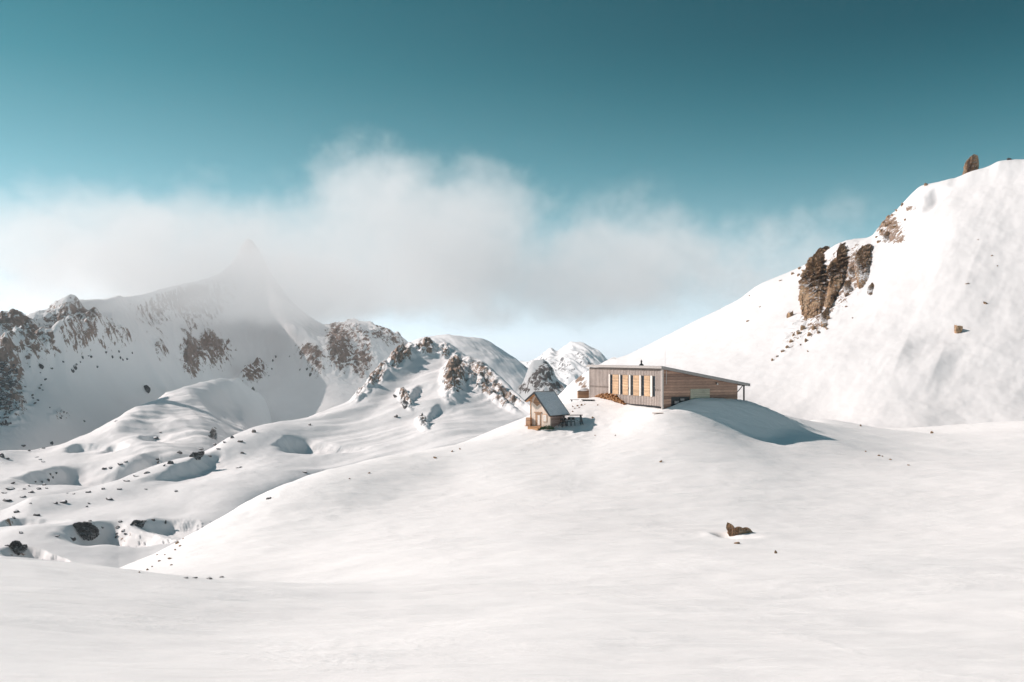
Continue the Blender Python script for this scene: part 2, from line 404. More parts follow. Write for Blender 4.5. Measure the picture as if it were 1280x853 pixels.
# ---- middle ridge: from the valley at left up to the rocky summits in the middle
rows = [
 [(-260,900,520),(0,800,640),(300,700,860),(540,560,1150),(740,640,1000)],
 [(-260,705,380),(-120,668,410),(0,640,440),(22,630,450),(40,622,458),(90,615,480),(150,600,512),(200,584,545),(262,561,600),(285,548,620),(305,540,640),(335,531,670),(380,522,720),(420,508,770),(450,490,815),(470,470,850),(488,452,885),(505,440,915),(525,433,940),(545,429,950),(562,432,940),(580,441,915),(600,452,880),(625,472,835),(648,492,790),(665,508,760),(740,545,700)],
 [(-260,730,350),(0,662,400),(90,642,435),(200,615,490),(300,572,570),(380,552,640),(450,528,715),(500,490,800),(540,462,860),(560,460,865),(600,478,830),(640,505,775),(740,560,690)],
 [(-260,770,310),(0,690,350),(90,680,375),(200,655,420),(300,620,480),(400,588,560),(500,545,660),(560,520,720),(640,525,740),(740,585,660)],
 [(-260,850,250),(0,745,295),(100,735,312),(165,728,330),(230,705,350),(290,668,410),(400,618,520),(540,575,560),(650,545,650),(740,610,620)],
 [(-260,1000,200),(100,880,220),(290,800,240),(540,700,400),(740,720,500)]]
X, Y, Z = loft(rows, -260, 740, 860, [16, 90, 110, 90, 14])
PX, PY = pix(X, Y, Z); vis = smooth((PY - 425) / 40)
Z += 5 * fbm(X / 110, Y / 110, 3, 51) * smooth((PY - 500) / 80) + .5 * fbm(X / 18, Y / 18, 4, 52)
# fall-line flutes under the summits
fl = fbm((X * .78 - Y * .62) / 34, (X * .62 + Y * .78) / 260, 3, 55)
Z += 3.2 * fl * smooth((PX - 330) / 80) * smooth((690 - PX) / 60)
Z += scarp(X, Y, Z, [(58,680),(84,660),(118,652),(150,648)], 9.0, 13.0, 70, .3, 1)
Z += scarp(X, Y, Z, [(150,662),(174,652),(200,645)], 5.0, 9.0, 40, .3, 2)
Z += scarp(X, Y, Z, [(140,604),(200,587),(240,573),(268,559)], 5.9, 8.6, 45, .3, 3)
Z += scarp(X, Y, Z, [(338,566),(348,548),(382,543)], 7.7, 11.2, 59, .3, 4)
Z += scarp(X, Y, Z, [(-20,696),(10,684),(36,678)], 5.3, 7.7, 41, .3, 5)
Z += scarp(X, Y, Z, [(-20,660),(4,650),(22,645)], 3.5, 5.0, 26, .3, 6)
Z += scarp(X, Y, Z, [(505,505),(512,490),(522,478)], 4.1, 6.0, 31, .3, 7)
Z += scarp(X, Y, Z, [(528,530),(536,515),(548,500)], 3.5, 5.0, 26, .3, 8)
rk = region(PX, PY, [(105,664,22,7,8,.55),(165,660,20,6,15,.5),(25,686,20,6,10,.5),(200,578,70,5,18,.6),(20,650,30,5,20,.55),
 (500,446,22,11,30,.80),(532,438,16,9,0,.8),(556,440,12,8,0,.6),(470,472,26,8,50,.74),(568,472,16,30,-8,.95),(600,474,34,18,-45,.58),(450,492,14,6,45,.6),(630,495,30,6,-30,.7),(612,495,40,5,-30,.6),
 (506,500,6,14,35,.7),(528,530,6,10,40,.7)])
Z += rk * (.35 + 11.6 * smooth((PX - 420) / 40)) * (fbm(X / 13, Y / 13, 4, 57, ridged=True))
tag(grid_mesh('valley_ridge', X, Y, Z, mountain_material('valley_ridge_snow', .5, (1.7, 1.42, 1.2)), {'rock': rk}), 'snowy ridge rising from the valley to the rocky middle summits', kind='structure')

# ---- lit ridge behind it, edge of the shaded bowl
rows = [
 [(-260,760,900),(0,720,940),(200,680,1260),(345,700,1700)],
 [(-260,575,600),(-100,560,640),(0,562,680),(35,566,705),(60,561,725),(97,546,760),(140,527,810),(160,515,840),(190,501,900),(215,489,960),(240,480,990),(268,474,1050),(290,472,1130),(310,484,1230),(330,500,1290),(345,540,1290)],
 [(-260,600,550),(0,585,620),(97,575,665),(150,552,730),(200,530,810),(262,512,910),(300,515,1000),(345,560,1060)],
 [(-260,650,470),(0,632,520),(97,608,570),(200,590,640),(262,572,720),(300,565,790),(345,590,800)],
 [(-260,760,420),(0,740,460),(150,720,520),(300,690,640),(345,700,650)]]
X, Y, Z = loft(rows, -260, 345, 620, [12, 70, 80, 12])
PX, PY = pix(X, Y, Z)
Z += 6 * fbm(X / 100, Y / 100, 3, 61) * smooth((PY - 500) / 60) + .6 * fbm(X / 18, Y / 18, 4, 62)
Z += (4.5 * fbm((X * .8 + Y * .5) / 40, (X * .5 - Y * .8) / 150, 3, 63) + .5 * fbm(X / 16, Y / 24, 3, 64)) * smooth((PX - 90) / 60) * smooth((600 - PY) / 60)
fl = fbm((X * .70 - Y * .5) / 22, (X * .5 + Y * .7) / 140, 3, 65); Z += 3.0 * fl * smooth((PX - 120) / 60)
Z += scarp(X, Y, Z, [(-30,616),(0,606),(40,590),(88,576)], 10.0, 14.5, 77, .3, 9)
Z += scarp(X, Y, Z, [(100,603),(130,592),(160,578),(184,562)], 7.1, 10.3, 54, .3, 10)
Z += scarp(X, Y, Z, [(70,566),(84,558),(97,552)], 4.8, 6.9, 36, .3, 11)
Z += scarp(X, Y, Z, [(160,556),(172,545),(190,538)], 5.3, 7.7, 41, .3, 12)
Z += scarp(X, Y, Z, [(112,570),(140,557),(168,556)], 4.8, 6.9, 36, .3, 13)
rk = region(PX, PY, [(70,600,14,12,0,.6),(30,610,40,8,10,.6),(143,584,22,5,15,.65),(265,540,6,22,-25,.8),(200,590,80,6,18,.62),(55,560,26,4,25,.6),(10,573,20,4,0,.6)])
Z += rk * .7 * fbm(X / 8, Y / 8, 3, 67)
tag(grid_mesh('bowl_ridge', X, Y, Z, mountain_material('bowl_ridge_snow', .55), {'rock': rk}), 'sunlit snow ridge below the shaded bowl', kind='structure')

# ---- the massif in the cloud, its shaded bowl facing us
rows = [
 [(-420,600,1500),(0,560,1900),(300,520,2500),(520,560,2700),(620,620,2500)],
 [(-420,500,640),(-260,405,780),(-100,386,920),(0,406,1040),(15,400,1055),(30,402,1070),(46,397,1085),(60,399,1100),(78,387,1125),(100,377,1160),(130,375,1210),(170,370,1300),(220,360,1420),(270,344,1560),(298,320,1640),(310,304,1665),(322,316,1680),(345,352,1680),(370,384,1660),(395,410,1620),(412,420,1590),(430,416,1570),(446,412,1560),(462,415,1555),(478,424,1550),(500,432,1560),(520,444,1570),(620,560,1560)],  # crest left of the frame is unseen, raised to cast shade over the bowl
 [(-420,530,600),(-260,460,720),(-100,440,860),(0,440,975),(60,430,1030),(100,415,1095),(170,400,1265),(250,385,1475),(310,370,1590),(370,410,1500),(430,445,1470),(480,452,1450),(520,470,1460),(620,590,1450)],
 [(-420,580,560),(-260,570,640),(-100,545,760),(0,505,880),(60,490,940),(130,478,1062),(200,460,1235),(250,450,1380),(310,448,1500),(370,465,1450),(430,490,1350),(520,520,1300),(620,620,1300)],
 [(-420,680,520),(-260,650,590),(-100,620,680),(0,590,760),(60,580,835),(130,560,950),(200,540,1095),(250,530,1205),(310,540,1240),(370,550,1200),(430,560,1130),(520,580,1100),(620,680,1100)],
 [(-420,900,480),(0,800,640),(250,740,860),(430,720,900),(620,800,950)]]
X, Y, Z = loft(rows, -420, 620, 1000, [14, 110, 130, 90, 12])
PX, PY = pix(X, Y, Z)
up = smooth((500 - PY) / 60)
Z += 16 * fbm(X / 190, Y / 190, 4, 71) * smooth((540 - PY) / 90) * smooth((PY - 410) / 60)
fl = fbm((X * .8 + Y * .3) / 60, (X * .3 - Y * .8) / 260, 5, 75, ridged=True)
rk = region(PX, PY, [(20,416,34,16,-8,.9),(40,440,34,30,30,.85),(90,420,60,34,-20,.74),(70,450,60,10,15,.6),(10,488,26,46,15,.85),(105,452,30,10,15,.62),(145,445,26,10,10,.55),
 (258,445,36,26,0,.85),(240,455,14,20,0,1.0),(318,470,26,14,45,.85),(390,452,16,26,45,.75),(425,440,22,34,10,.95),(445,425,30,18,-20,.7),(452,455,20,20,20,.85),(480,430,40,12,-20,.7),
 (200,440,14,14,0,.5),(75,520,14,10,0,.45),(240,385,70,30,10,.7),(310,300,40,30,0,.8)])
Z += fl * (6 * up + 12 * np.clip(rk, 0, 1)) * smooth((515 - PY) / 40) * (.35 + .65 * smooth((PY - 385) / 30))
Z += 13 * (fbm(Y / 85 + .3 * fbm(X / 90, Y / 90, 2, 74), X / 420, 4, 73, ridged=True) - .2) * smooth((PX - 20) / 60) * smooth((480 - PY) / 50) * smooth((PY - 372) / 18)
Z += rk * 8 * fbm(X / 16, Y / 16, 4, 77, ridged=True) + .8 * fbm(X / 14, Y / 14, 3, 78)
Z += drift(X, Y, Z, [(50,464),(80,450),(105,438),(140,424)], 17, 24, 36, .2)
Z += drift(X, Y, Z, [(-10,460),(12,448),(36,431)], 17, 24, 34, .2)
Z += drift(X, Y, Z, [(136,424),(154,408),(172,392)], 12, 22, 34, .2)
Z += drift(X, Y, Z, [(138,438),(154,428),(170,418)], 9, 14, 30, .2)
Z += drift(X, Y, Z, [(188,475),(192,456),(200,448)], 15, 30, 40, .3)
for k_, (pp, hh) in enumerate([([(60,436),(78,420),(98,404)],10),([(100,430),(120,414),(140,398)],9),([(84,398),(94,388),(104,378)],10),([(0,436),(14,424),(30,412)],9),([(24,444),(40,430),(56,416)],9),([(215,432),(228,418),(240,404)],8),([(118,442),(136,430),(150,420)],7),([(250,470),(262,450),(276,436)],8),([(300,478),(318,462),(340,448)],10),([(372,462),(386,446),(400,434)],8),([(408,452),(420,434),(436,420)],10)]):
    Z += drift(X, Y, Z, pp, hh, 16, 20, .25)
tag(grid_mesh('cloud_mountain', X, Y, Z, mountain_material('massif_snow', .85, (1.5, 1.3, 1.2)), {'rock': rk}), 'high mountain with its summit in cloud and a shaded bowl', kind='structure')

# ---- dark rock rib above the small chalet
rows = [
 [(600,600,1500),(780,600,1500)],
 [(600,560,1250),(640,500,1220),(655,476,1210),(662,458,1200),(668,451,1200),(676,452,1195),(684,458,1190),(695,474,1180),(710,487,1170),(730,498,1165),(780,520,1160)],
 [(600,590,1150),(655,510,1120),(690,500,1100),(720,505,1095),(780,540,1090)],
 [(600,680,1000),(690,620,980),(780,640,980)]]
X, Y, Z = loft(rows, 600, 780, 180, [8, 80, 14])
PX, PY = pix(X, Y, Z); rk = region(PX, PY, [(680,472,17,26,-38,.80),(692,490,24,14,-20,.72),(655,488,10,5,0,.6)])
Z += 11 * fbm((X * .7 + Y * .7) / 14, (X - Y) / 50, 4, 81, ridged=True) * (rk + .12)
tag(grid_mesh('rock_rib', X, Y, Z, mountain_material('rock_rib_snow', .8, (.75, .72, .74)), {'rock': rk}), 'dark rock rib behind the chalet roof', kind='structure')

# ---- far white dome and far summits
rows = [
 [(420,600,4200),(760,600,4200)],
 [(420,470,2900),(470,440,2850),(500,430,2800),(528,422,2780),(556,419,2760),(585,423,2740),(612,430,2720),(636,444,2700),(655,456,2680),(700,500,2650),(760,560,2600)],
 [(420,520,2500),(556,470,2400),(640,480,2400),(760,580,2400)],
 [(420,640,2000),(760,660,2000)]]
X, Y, Z = loft(rows, 420, 760, 340, [8, 80, 14])
PX, PY = pix(X, Y, Z); Z += 14 * fbm(X / 160, Y / 160, 4, 91) + 3 * fbm((X + Y * .4) / 60, Y / 260, 4, 92, ridged=True)
rk = region(PX, PY, [(655,458,20,4,-30,.6)])
mat_far = mountain_material('far_snow', 2.2, (.8, .85, .95))
tag(grid_mesh('far_dome', X, Y, Z, mat_far, {'rock': rk}), 'white snow dome in the distance', kind='structure')
rows = [
 [(560,640,7000),(860,640,7000)],
 [(560,520,4800),(600,480,4700),(625,462,4600),(640,455,4560),(655,458,4500),(672,451,4400),(688,441,4350),(697,444,4330),(706,438,4300),(716,433,4280),(726,434,4260),(740,439,4200),(752,446,4150),(770,466,4100),(860,540,4000)],
 [(560,560,4100),(640,490,3900),(700,480,3700),(750,490,3600),(860,580,3500)],
 [(560,680,3000),(860,700,3000)]]
X, Y, Z = loft(rows, 560, 860, 320, [8, 90, 14])
PX, PY = pix(X, Y, Z); Z += 26 * fbm(X / 260, Y / 260, 4, 95) * smooth((PY - 436) / 20) + 26 * fbm((X + Y * .4) / 110, Y / 420, 5, 96, ridged=True)
rk = region(PX, PY, [(690,465,60,26,0,.62),(730,455,24,16,0,.62)])
tag(grid_mesh('far_summits', X, Y, Z, mat_far, {'rock': rk}), 'pale far summits', kind='structure')

# ---- the land everything stands on, out to the horizon
a = np.linspace(0, 2 * np.pi, 97); rr = np.array([0, 200, 600, 1200, 2500, 5000, 10000, 30000.])
A, RR = np.meshgrid(a, rr); zz = np.interp(RR, rr, [-60, -110, -170, -260, -420, -500, -520, -520])
b = NB('valley_snow'); b.b.inputs['Base Color'].default_value = (.9, .885, .89, 1); b.b.inputs['Roughness'].default_value = .7
grid = grid_mesh('valley_floor', RR * np.cos(A), RR * np.sin(A), zz + 0 * A, b.m); BV.pop()
tag(grid, 'snow-covered valley floor', kind='structure')

# ================================================================== CLOUD BANK (a real volume round the summit)
def cloud_bank():
    me = bpy.data.meshes.new('cloud_bank'); o = bpy.data.objects.new('cloud_bank', me); COL.objects.link(o)
    b = bpy.data.materials.new('cloud'); b.use_nodes = True; t = b.node_tree; t.nodes.clear()
    out = t.nodes.new('ShaderNodeOutputMaterial'); pv = t.nodes.new('ShaderNodeVolumePrincipled')
    pv.inputs['Color'].default_value = (1, 1, 1, 1); pv.inputs['Density'].default_value = 1.0
    pv.inputs['Anisotropy'].default_value = 0.0
    t.links.new(pv.outputs[0], out.inputs['Volume'])
    g = bpy.data.node_groups.new('cloud_field', 'GeometryNodeTree'); g.interface.new_socket('Geometry', in_out='OUTPUT', socket_type='NodeSocketGeometry')
    N = lambda ty: g.nodes.new(ty); Lk = g.links.new
    pos = N('GeometryNodeInputPosition').outputs[0]
    def M(op, a, b_=0.0):
        x = N('ShaderNodeMath'); x.operation = op
        for i, v in ((0, a), (1, b_)):
            if isinstance(v, (int, float)): x.inputs[i].default_value = v
            else: Lk(v, x.inputs[i])
        return x.outputs[0]
    def VM(op, a, b_):
        x = N('ShaderNodeVectorMath'); x.operation = op
        for i, v in ((0, a), (1, b_)):
            if isinstance(v, (tuple, Vector)): x.inputs[i].default_value = v
            else: Lk(v, x.inputs[i])
        return x
    def noise(scale, det, rough, off):
        x = N('ShaderNodeTexNoise'); x.inputs['Scale'].default_value = scale; x.inputs['Detail'].default_value = det; x.inputs['Roughness'].default_value = rough
        v = VM('ADD', pos, off); Lk(v.outputs[0], x.inputs['Vector']); return x
    # slow warp so that the edges billow
    wn = noise(1 / 170, 5, .5, (40, 9, 5)); wv = VM('SUBTRACT', wn.outputs[1], (.5, .5, .5)); wv2 = VM('MULTIPLY', wv.outputs[0], (210, 210, 105)); p2 = VM('ADD', pos, wv2.outputs[0]).outputs[0]
    shape = None
    for (px, py, rx, ry, Yc, dep, amp) in CLOUDS:
        c = P(px, py, Yc); k = Yc / F
        d = VM('MULTIPLY', VM('SUBTRACT', p2, c).outputs[0], (1 / (rx * k), .62 / dep, 1 / (ry * k)))
        ln = N('ShaderNodeVectorMath'); ln.operation = 'LENGTH'; Lk(d.outputs[0], ln.inputs[0])
        v = M('MULTIPLY', M('MAXIMUM', M('SUBTRACT', 1.0, ln.outputs['Value']), 0.0), amp)
        shape = v if shape is None else M('MAXIMUM', shape, v)
    n = noise(1 / 95, 9, .70, (300, 0, 70)).outputs[0]
    v = M('ADD', shape, M('MULTIPLY', M('SUBTRACT', n, .575), 2.8))
    inside = M('MULTIPLY', M('MINIMUM', M('MULTIPLY', shape, 6.0), 1.0), 1.0)
    v = M('MULTIPLY', M('MINIMUM', M('MAXIMUM', M('MULTIPLY', v, 3.0), 0.0), 1.0), inside)
    v = M('MULTIPLY', M('POWER', v, 1.15), CLOUD_DENSITY)
    vc = N('GeometryNodeVolumeCube'); Lk(v, vc.inputs['Density'])
    lo = Vector((-900, 980, -20)); hi = Vector((780, 2450, 400))
    vc.inputs['Min'].default_value = lo; vc.inputs['Max'].default_value = hi
    vc.inputs['Resolution X'].default_value = 380; vc.inputs['Resolution Y'].default_value = 170; vc.inputs['Resolution Z'].default_value = 110
    sm = N('GeometryNodeSetMaterial'); sm.inputs['Material'].default_value = b; Lk(vc.outputs[0], sm.inputs[0])
    go = N('NodeGroupOutput'); Lk(sm.outputs[0], go.inputs[0])
    md = o.modifiers.new('cloud', 'NODES'); md.node_group = g
    me.materials.append(b)
    tag(o, 'white cloud bank wrapped round the high mountain', 'cloud', kind='stuff')
    return o
CLOUD_DENSITY = .0046
CLOUDS = [(120,332,165,74,1400,420,1.0),(320,345,260,84,1450,520,1.15),(540,328,190,88,1550,480,1.1),(745,345,220,72,1560,400,.85),
          (484,240,78,62,1500,220,1.0),(590,275,120,52,1500,260,.9),(150,275,60,44,1400,220,.9),(300,380,215,42,1350,330,1.0),
          (930,340,190,80,1550,260,.55),(40,372,120,34,1350,260,.7),(600,388,190,38,1560,260,.4),(1000,300,110,55,1550,220,.42),(215,352,150,40,1250,230,.95)]
cloud_bank()
cy.volume_step_rate = 2.0; cy.volume_max_steps = 128; cy.volume_bounces = 14; cy.max_bounces = 16

# ---- thin winter air: far things fade a little to blue
def haze():
    bm = bmesh.new(); vs = [bm.verts.new(p) for p in ((-3200,-300,-523),(3200,-300,-523),(3200,5200,-523),(-3200,5200,-523),(-3200,-300,325),(3200,-300,325),(3200,5200,325),(-3200,5200,325))]
    for f in ((3,2,1,0),(4,5,6,7),(0,1,5,4),(1,2,6,5),(2,3,7,6),(3,0,4,7)): bm.faces.new([vs[i] for i in f])
    me = bpy.data.meshes.new('haze'); bm.to_mesh(me); bm.free(); o = bpy.data.objects.new('haze', me); COL.objects.link(o)
    m = bpy.data.materials.new('haze'); m.use_nodes = True; t = m.node_tree; t.nodes.clear(); out = t.nodes.new('ShaderNodeOutputMaterial'); pv = t.nodes.new('ShaderNodeVolumePrincipled')
    pv.inputs['Color'].default_value = (.80, .92, 1.0, 1); pv.inputs['Density'].default_value = HAZE; pv.inputs['Anisotropy'].default_value = .2
    t.links.new(pv.outputs[0], out.inputs['Volume']); me.materials.append(m); tag(o, 'thin cold air over the valley', 'haze', kind='stuff'); return o
HAZE = 5e-5
haze()

# ================================================================== ROCKS
def rock_material(name, stops, snow=True, scale=1.0, snow_at=.62):
    b = NB(name); v = b.obj()
    mp = b.n('ShaderNodeMapping'); b.l(v, mp.inputs['Vector']); mp.inputs['Scale'].default_value = (scale, scale, scale * .35)
    mp.inputs['Rotation'].default_value = (R(12), R(22), 0)
    n1 = b.noise(.55, 7, .68, mp.outputs[0], .6); n2 = b.noise(2.6 * scale, 6, .7, v)
    c = b.ramp(n1, *stops); c = b.mix(.6, c, b.ramp(n2, (.30, (.35, .33, .31)), (.62, (1.25, 1.2, 1.15))), 'MULTIPLY')
    crack = b.n('ShaderNodeTexVoronoi'); crack.feature = 'DISTANCE_TO_EDGE'; crack.inputs['Scale'].default_value = .9 * scale; b.l(mp.outputs[0], crack.inputs['Vector'])
    ck = b.ramp(crack.outputs[0], (0.0, (.25, .23, .21)), (.07, (1, 1, 1))); c = b.mix(.8, c, ck, 'MULTIPLY')
    h = b.math('ADD', b.math('MULTIPLY', n2, 1.0), b.math('MULTIPLY', n1, 1.5))
    if snow:
        g = b.n('ShaderNodeNewGeometry'); sx = b.n('ShaderNodeSeparateXYZ'); b.l(g.outputs['Normal'], sx.inputs[0])
        n3 = b.noise(1.1 * scale, 5, .65, v)
        m = b.math('MULTIPLY', b.math('SUBTRACT', b.math('ADD', sx.outputs[2], b.math('MULTIPLY', b.math('SUBTRACT', n3, .5), 1.5)), snow_at), 9, True)
        c = b.mix(m, c, SNOW); h = b.math('ADD', h, b.math('MULTIPLY', m, .6))
    b.l(c, b.b.inputs['Base Color']); b.b.inputs['Roughness'].default_value = .85; b.b.inputs['Specular IOR Level'].default_value = .3
    b.bump(h, 1.0, .6 / scale); return b.m
BROWN = ((.30, (.085, .060, .045)), (.40, (.24, .155, .10)), (.48, (.50, .31, .18)), (.60, (.62, .44, .29)), (.75, (.55, .47, .38)))
GREY = ((.25, (.040, .037, .036)), (.45, (.11, .10, .095)), (.60, (.20, .18, .165)), (.8, (.28, .25, .23)))
DARK = ((.25, (.022, .023, .025)), (.48, (.075, .075, .078)), (.72, (.17, .16, .155)))
M_cliff = rock_material('brown_cliff_rock', BROWN, True, .55, .93)
M_brown = rock_material('brown_rock', BROWN, True, 1.2, .72)
M_grey = rock_material('grey_rock', GREY, True, .6, .70)
M_dark = rock_material('dark_rock', DARK, True, .5, .72)
M_snowy = rock_material('snowy_rock', BROWN, True, 1.4, .50)
M_dusted = rock_material('snow_dusted_dark_rock', DARK, True, .7, .45)
M_near = rock_material('orange_brown_rock', tuple((p, tuple(min(1, x * 1.35) for x in c)) for p, c in BROWN), True, 1.6, .62)
M_bare = rock_material('bare_brown_rock', BROWN, False, 3.0)

def ico(sub):
    bm = bmesh.new(); bmesh.ops.create_icosphere(bm, subdivisions=sub, radius=1.0)
    v = np.array([q.co[:] for q in bm.verts]); f = [[q.index for q in p.verts] for p in bm.faces]; bm.free(); return v, f

def noise3(p, s, seed, oct=4, ridged=False):
    return (fbm(p[:, 0] * s + 3, p[:, 1] * s + p[:, 2] * s * .7, oct, seed, ridged=ridged) + fbm(p[:, 2] * s - 5, p[:, 0] * s * .8 - p[:, 1] * s, oct, seed + 9, ridged=ridged)) * .6

def chip(v, seed, n=16, lo=.55, hi=.92):
    rs = np.random.RandomState(seed)
    for _ in range(n):
        d = rs.normal(size=3); d[2] *= .7; d /= np.linalg.norm(d); k = rs.uniform(lo, hi); t = v @ d - k
        v = v - np.outer(np.maximum(t, 0) * .93, d)
    return v

ROCK_LIB = {}
def rock_mesh(kind, seed, mat, sub=3):
    key = (kind, seed, mat.name)
    if key not in ROCK_LIB:
        v, f = ico(sub); v = chip(v, seed, 22, .42, .85); v = v * (1 + .16 * noise3(v, 2.2, seed, 4, True))[:, None]
        v = v / np.abs(v).max(0) * .5                          # fits a 1 m box; scaled per rock
        me = bpy.data.meshes.new(kind); me.from_pydata(v.tolist(), [], f); me.update(); me.materials.append(mat)
        ROCK_LIB[key] = me
    return ROCK_LIB[key]

def rock(px, py, w, h, label, group=None, mat=None, kind='boulder', cat='boulder', deep=.8, rz=None, tilt=0, sink=.34, only=None, seed=None):
    """a boulder w x h photo pixels in size, standing on the snow found at (px, py)"""
    p, n = hit(px, py, only)
    if p is None: p, n = hit(px, py + 4, only)
    if p is None: return None
    k = p.y / F; mat = mat or M_grey; seed = random.randint(0, 7) if seed is None else seed
    o = bpy.data.objects.new(kind, rock_mesh(kind, seed, mat)); COL.objects.link(o)
    W_, H_ = w * k * .92, h * k * .95; H_ *= (1 + sink) * random.uniform(.7, 1.0); W_ *= random.uniform(.75, 1.05)
    o.scale = (W_, W_ * deep, H_); o.rotation_euler = (0, R(tilt if tilt else random.uniform(-16, 10)), R(random.uniform(-25, 25)) if rz is None else R(rz))
    o.location = p + Vector((0, W_ * deep * .2, H_ * (.5 - sink) * .9))
    tag(o, label, cat, group); return o

def crag(name, outline, label, mat, Y=None, thick=.5, seed=1, amp=.16, cat='rock outcrop', centre=None, only=None, res=(200, 120), push=-.12, lean=1.0, facet=.9):
    """a rock mass with the outline's silhouette and real thickness: star-shaped outline in photo pixels"""
    o_ = np.array(outline, float); c = o_.mean(0) if centre is None else np.array(centre, float)
    if Y is None:
        low = max(outline, key=lambda q: q[1]); p, _ = hit(c[0], c[1], only); 
        if p is None: p, _ = hit(low[0], low[1], only)
        Y = p.y
    k = Y / F; rel = (o_ - c) * k; rel[:, 1] *= -1
    ang = np.arctan2(rel[:, 1], rel[:, 0]); rad = np.hypot(rel[:, 0], rel[:, 1]); s = np.argsort(ang); ang = ang[s]; rad = rad[s]
    na, nb = res; A = np.linspace(-np.pi, np.pi, na, endpoint=False)
    r = np.interp(A, np.concatenate([ang - 2 * np.pi, ang, ang + 2 * np.pi]), np.tile(rad, 3))
    sz = math.sqrt(rad.mean() ** 2); T = sz * thick
    V = []; 
    B = np.linspace(-np.pi / 2, np.pi / 2, nb + 1)
    for b_ in B[1:-1]:
        rr = r * math.cos(b_) ** .7; V.append(np.stack([rr * np.cos(A), np.full(na, -T * math.sin(b_)), rr * np.sin(A)], 1))
    V = np.concatenate([[[0, T, 0]], *V, [[0, -T, 0]]])
    nr = len(B) - 2; Fc = []
    for j in range(nr - 1):
        for i in range(na):
            a0 = 1 + j * na + i; a1 = 1 + j * na + (i + 1) % na; Fc.append((a0, a1, a1 + na, a0 + na))
    for i in range(na):
        Fc.append((0, 1 + (i + 1) % na, 1 + i)); e = 1 + (nr - 1) * na; Fc.append((e + i, e + (i + 1) % na, len(V) - 1))
    q = V / sz; st = q * np.array([1, 1, .45])
    n1 = noise3(st, 1.6, seed, 3, True); n2 = noise3(st * 1.0, 5.5, seed + 3, 4, True)
    # stepped ledges: quantise the depth
    d = (n1 * .65 + n2 * .35)
    d = np.round(d * 5) / 5 * .6 + d * .4
    rs = np.maximum(np.linalg.norm(V, axis=1), 1e-6)[:, None]
    dirv = V / rs * np.array([.55, 1.0, .55])
    V = V + dirv * (d * amp * sz * 1.6)[:, None]
    rsd = np.random.RandomState(seed); q = V / sz                      # sharp planes
    for _ in range(14):
        dd = rsd.normal(size=3); dd[1] = -abs(dd[1]) - .5; dd[0] *= facet; dd[2] *= .3; dd /= np.linalg.norm(dd); kk = rsd.uniform(.55, .8) * thick
        tt_ = q @ dd - kk; q = q - np.outer(np.maximum(tt_, 0) * .9, dd)
    V = q * sz
    lo_y, hi_y = o_[:, 1].max(), o_[:, 1].min()
    pa, _ = hit(c[0], lo_y + 1, only); pb, _ = hit(c[0], hi_y + .25 * (lo_y - hi_y), only)
    sl = 0.0
    if pa and pb and lean and pb.z > pa.z + .2: sl = lean * max(0.0, min(2.5, (pb.y - pa.y) / (pb.z - pa.z)))
    V[:, 1] += sl * V[:, 2]
    q = V / sz * np.array([1, 1, .5]) + seed                          # broken, mostly upright relief
    dd = .8 * noise3(q, 2.6, seed, 2, True) + .75 * noise3(q, 6.5, seed + 5, 3, True) + .5 * noise3(q * np.array([1, 1, 1.8]), 15, seed + 8, 3, True)
    dd = dd - dd.mean(); dd = np.sign(dd) * np.abs(dd) ** .8
    V = V + dirv * (dd * amp * sz * 1.6)[:, None]
    s0 = (Y + V[:, 1]) / Y                                          # keep each piece at its bearing while it climbs the slope
    pc = P(c[0], c[1], Y); V[:, 0] = (pc.x + V[:, 0]) * (1 + (s0 - 1) * 1.0) - pc.x; V[:, 2] = (pc.z + V[:, 2]) * (1 + (s0 - 1) * 1.0) - pc.z
    o = mesh_obj(name, V, Fc, mat); me = o.data
    bm = bmesh.new(); bm.from_mesh(me); bmesh.ops.recalc_face_normals(bm, faces=bm.faces); bm.to_mesh(me); bm.free()
    o.location = P(c[0], c[1], Y) + Vector((0, push * sz, 0))
    tag(o, label, cat); return o

RM = ['mountain_slope']
# ---- the brown cliff and its neighbours on the right-hand slope
crag('cliff', [(1003,400),(1001,385),(1003,360),(1008,340),(1015,325),(1022,316),(1030,313),(1038,318),(1042,330),(1044,345),(1042,360),(1036,376),(1027,388),(1014,400),(1006,410)],
     'tall brown cliff block with a narrow foot, largest rock on the right slope', M_cliff, seed=3, thick=.8, centre=(1022,350), only=RM)
crag('cliff', [(1045,327),(1046,314),(1052,307),(1058,305),(1062,316),(1064,322),(1058,335),(1050,352),(1044,366),(1039,381),(1032,388),(1028,384),(1034,366),(1040,348)],
     'slender brown rock tower leaning against the tall cliff on its right', M_cliff, seed=8, thick=.9, centre=(1047,342), only=RM)
crag('rock_outcrop', [(1071,318),(1078,310),(1090,308),(1096,314),(1088,322),(1092,335),(1090,348),(1082,356),(1073,360),(1070,350),(1073,335)],
     'grey-brown snow-dusted crag right of the cliff with a long shadow', M_brown, seed=12, thick=.6, centre=(1081,335), only=RM)
crag('rock_outcrop', [(1052,364),(1060,352),(1068,350),(1070,358),(1062,366),(1054,372)], 'low crag between the rock tower and the snow-dusted crag', M_brown, seed=14, only=RM)
crag('rock_outcrop', [(1061,345),(1065,334),(1072,332),(1070,344),(1064,348)], 'narrow crag wedged above the low crag', M_brown, seed=15, only=RM)
crag('rock_outcrop', [(1027,402),(1030,390),(1037,384),(1041,390),(1037,404),(1030,410),(1024,410)], 'snow-streaked crag just below the foot of the cliff', M_brown, seed=16, only=RM)
crag('rock_outcrop', [(1083,366),(1088,356),(1097,352),(1096,360),(1089,368)], 'pale tilted slab lowest on the open snow beside the crag', M_brown, seed=18, only=RM)
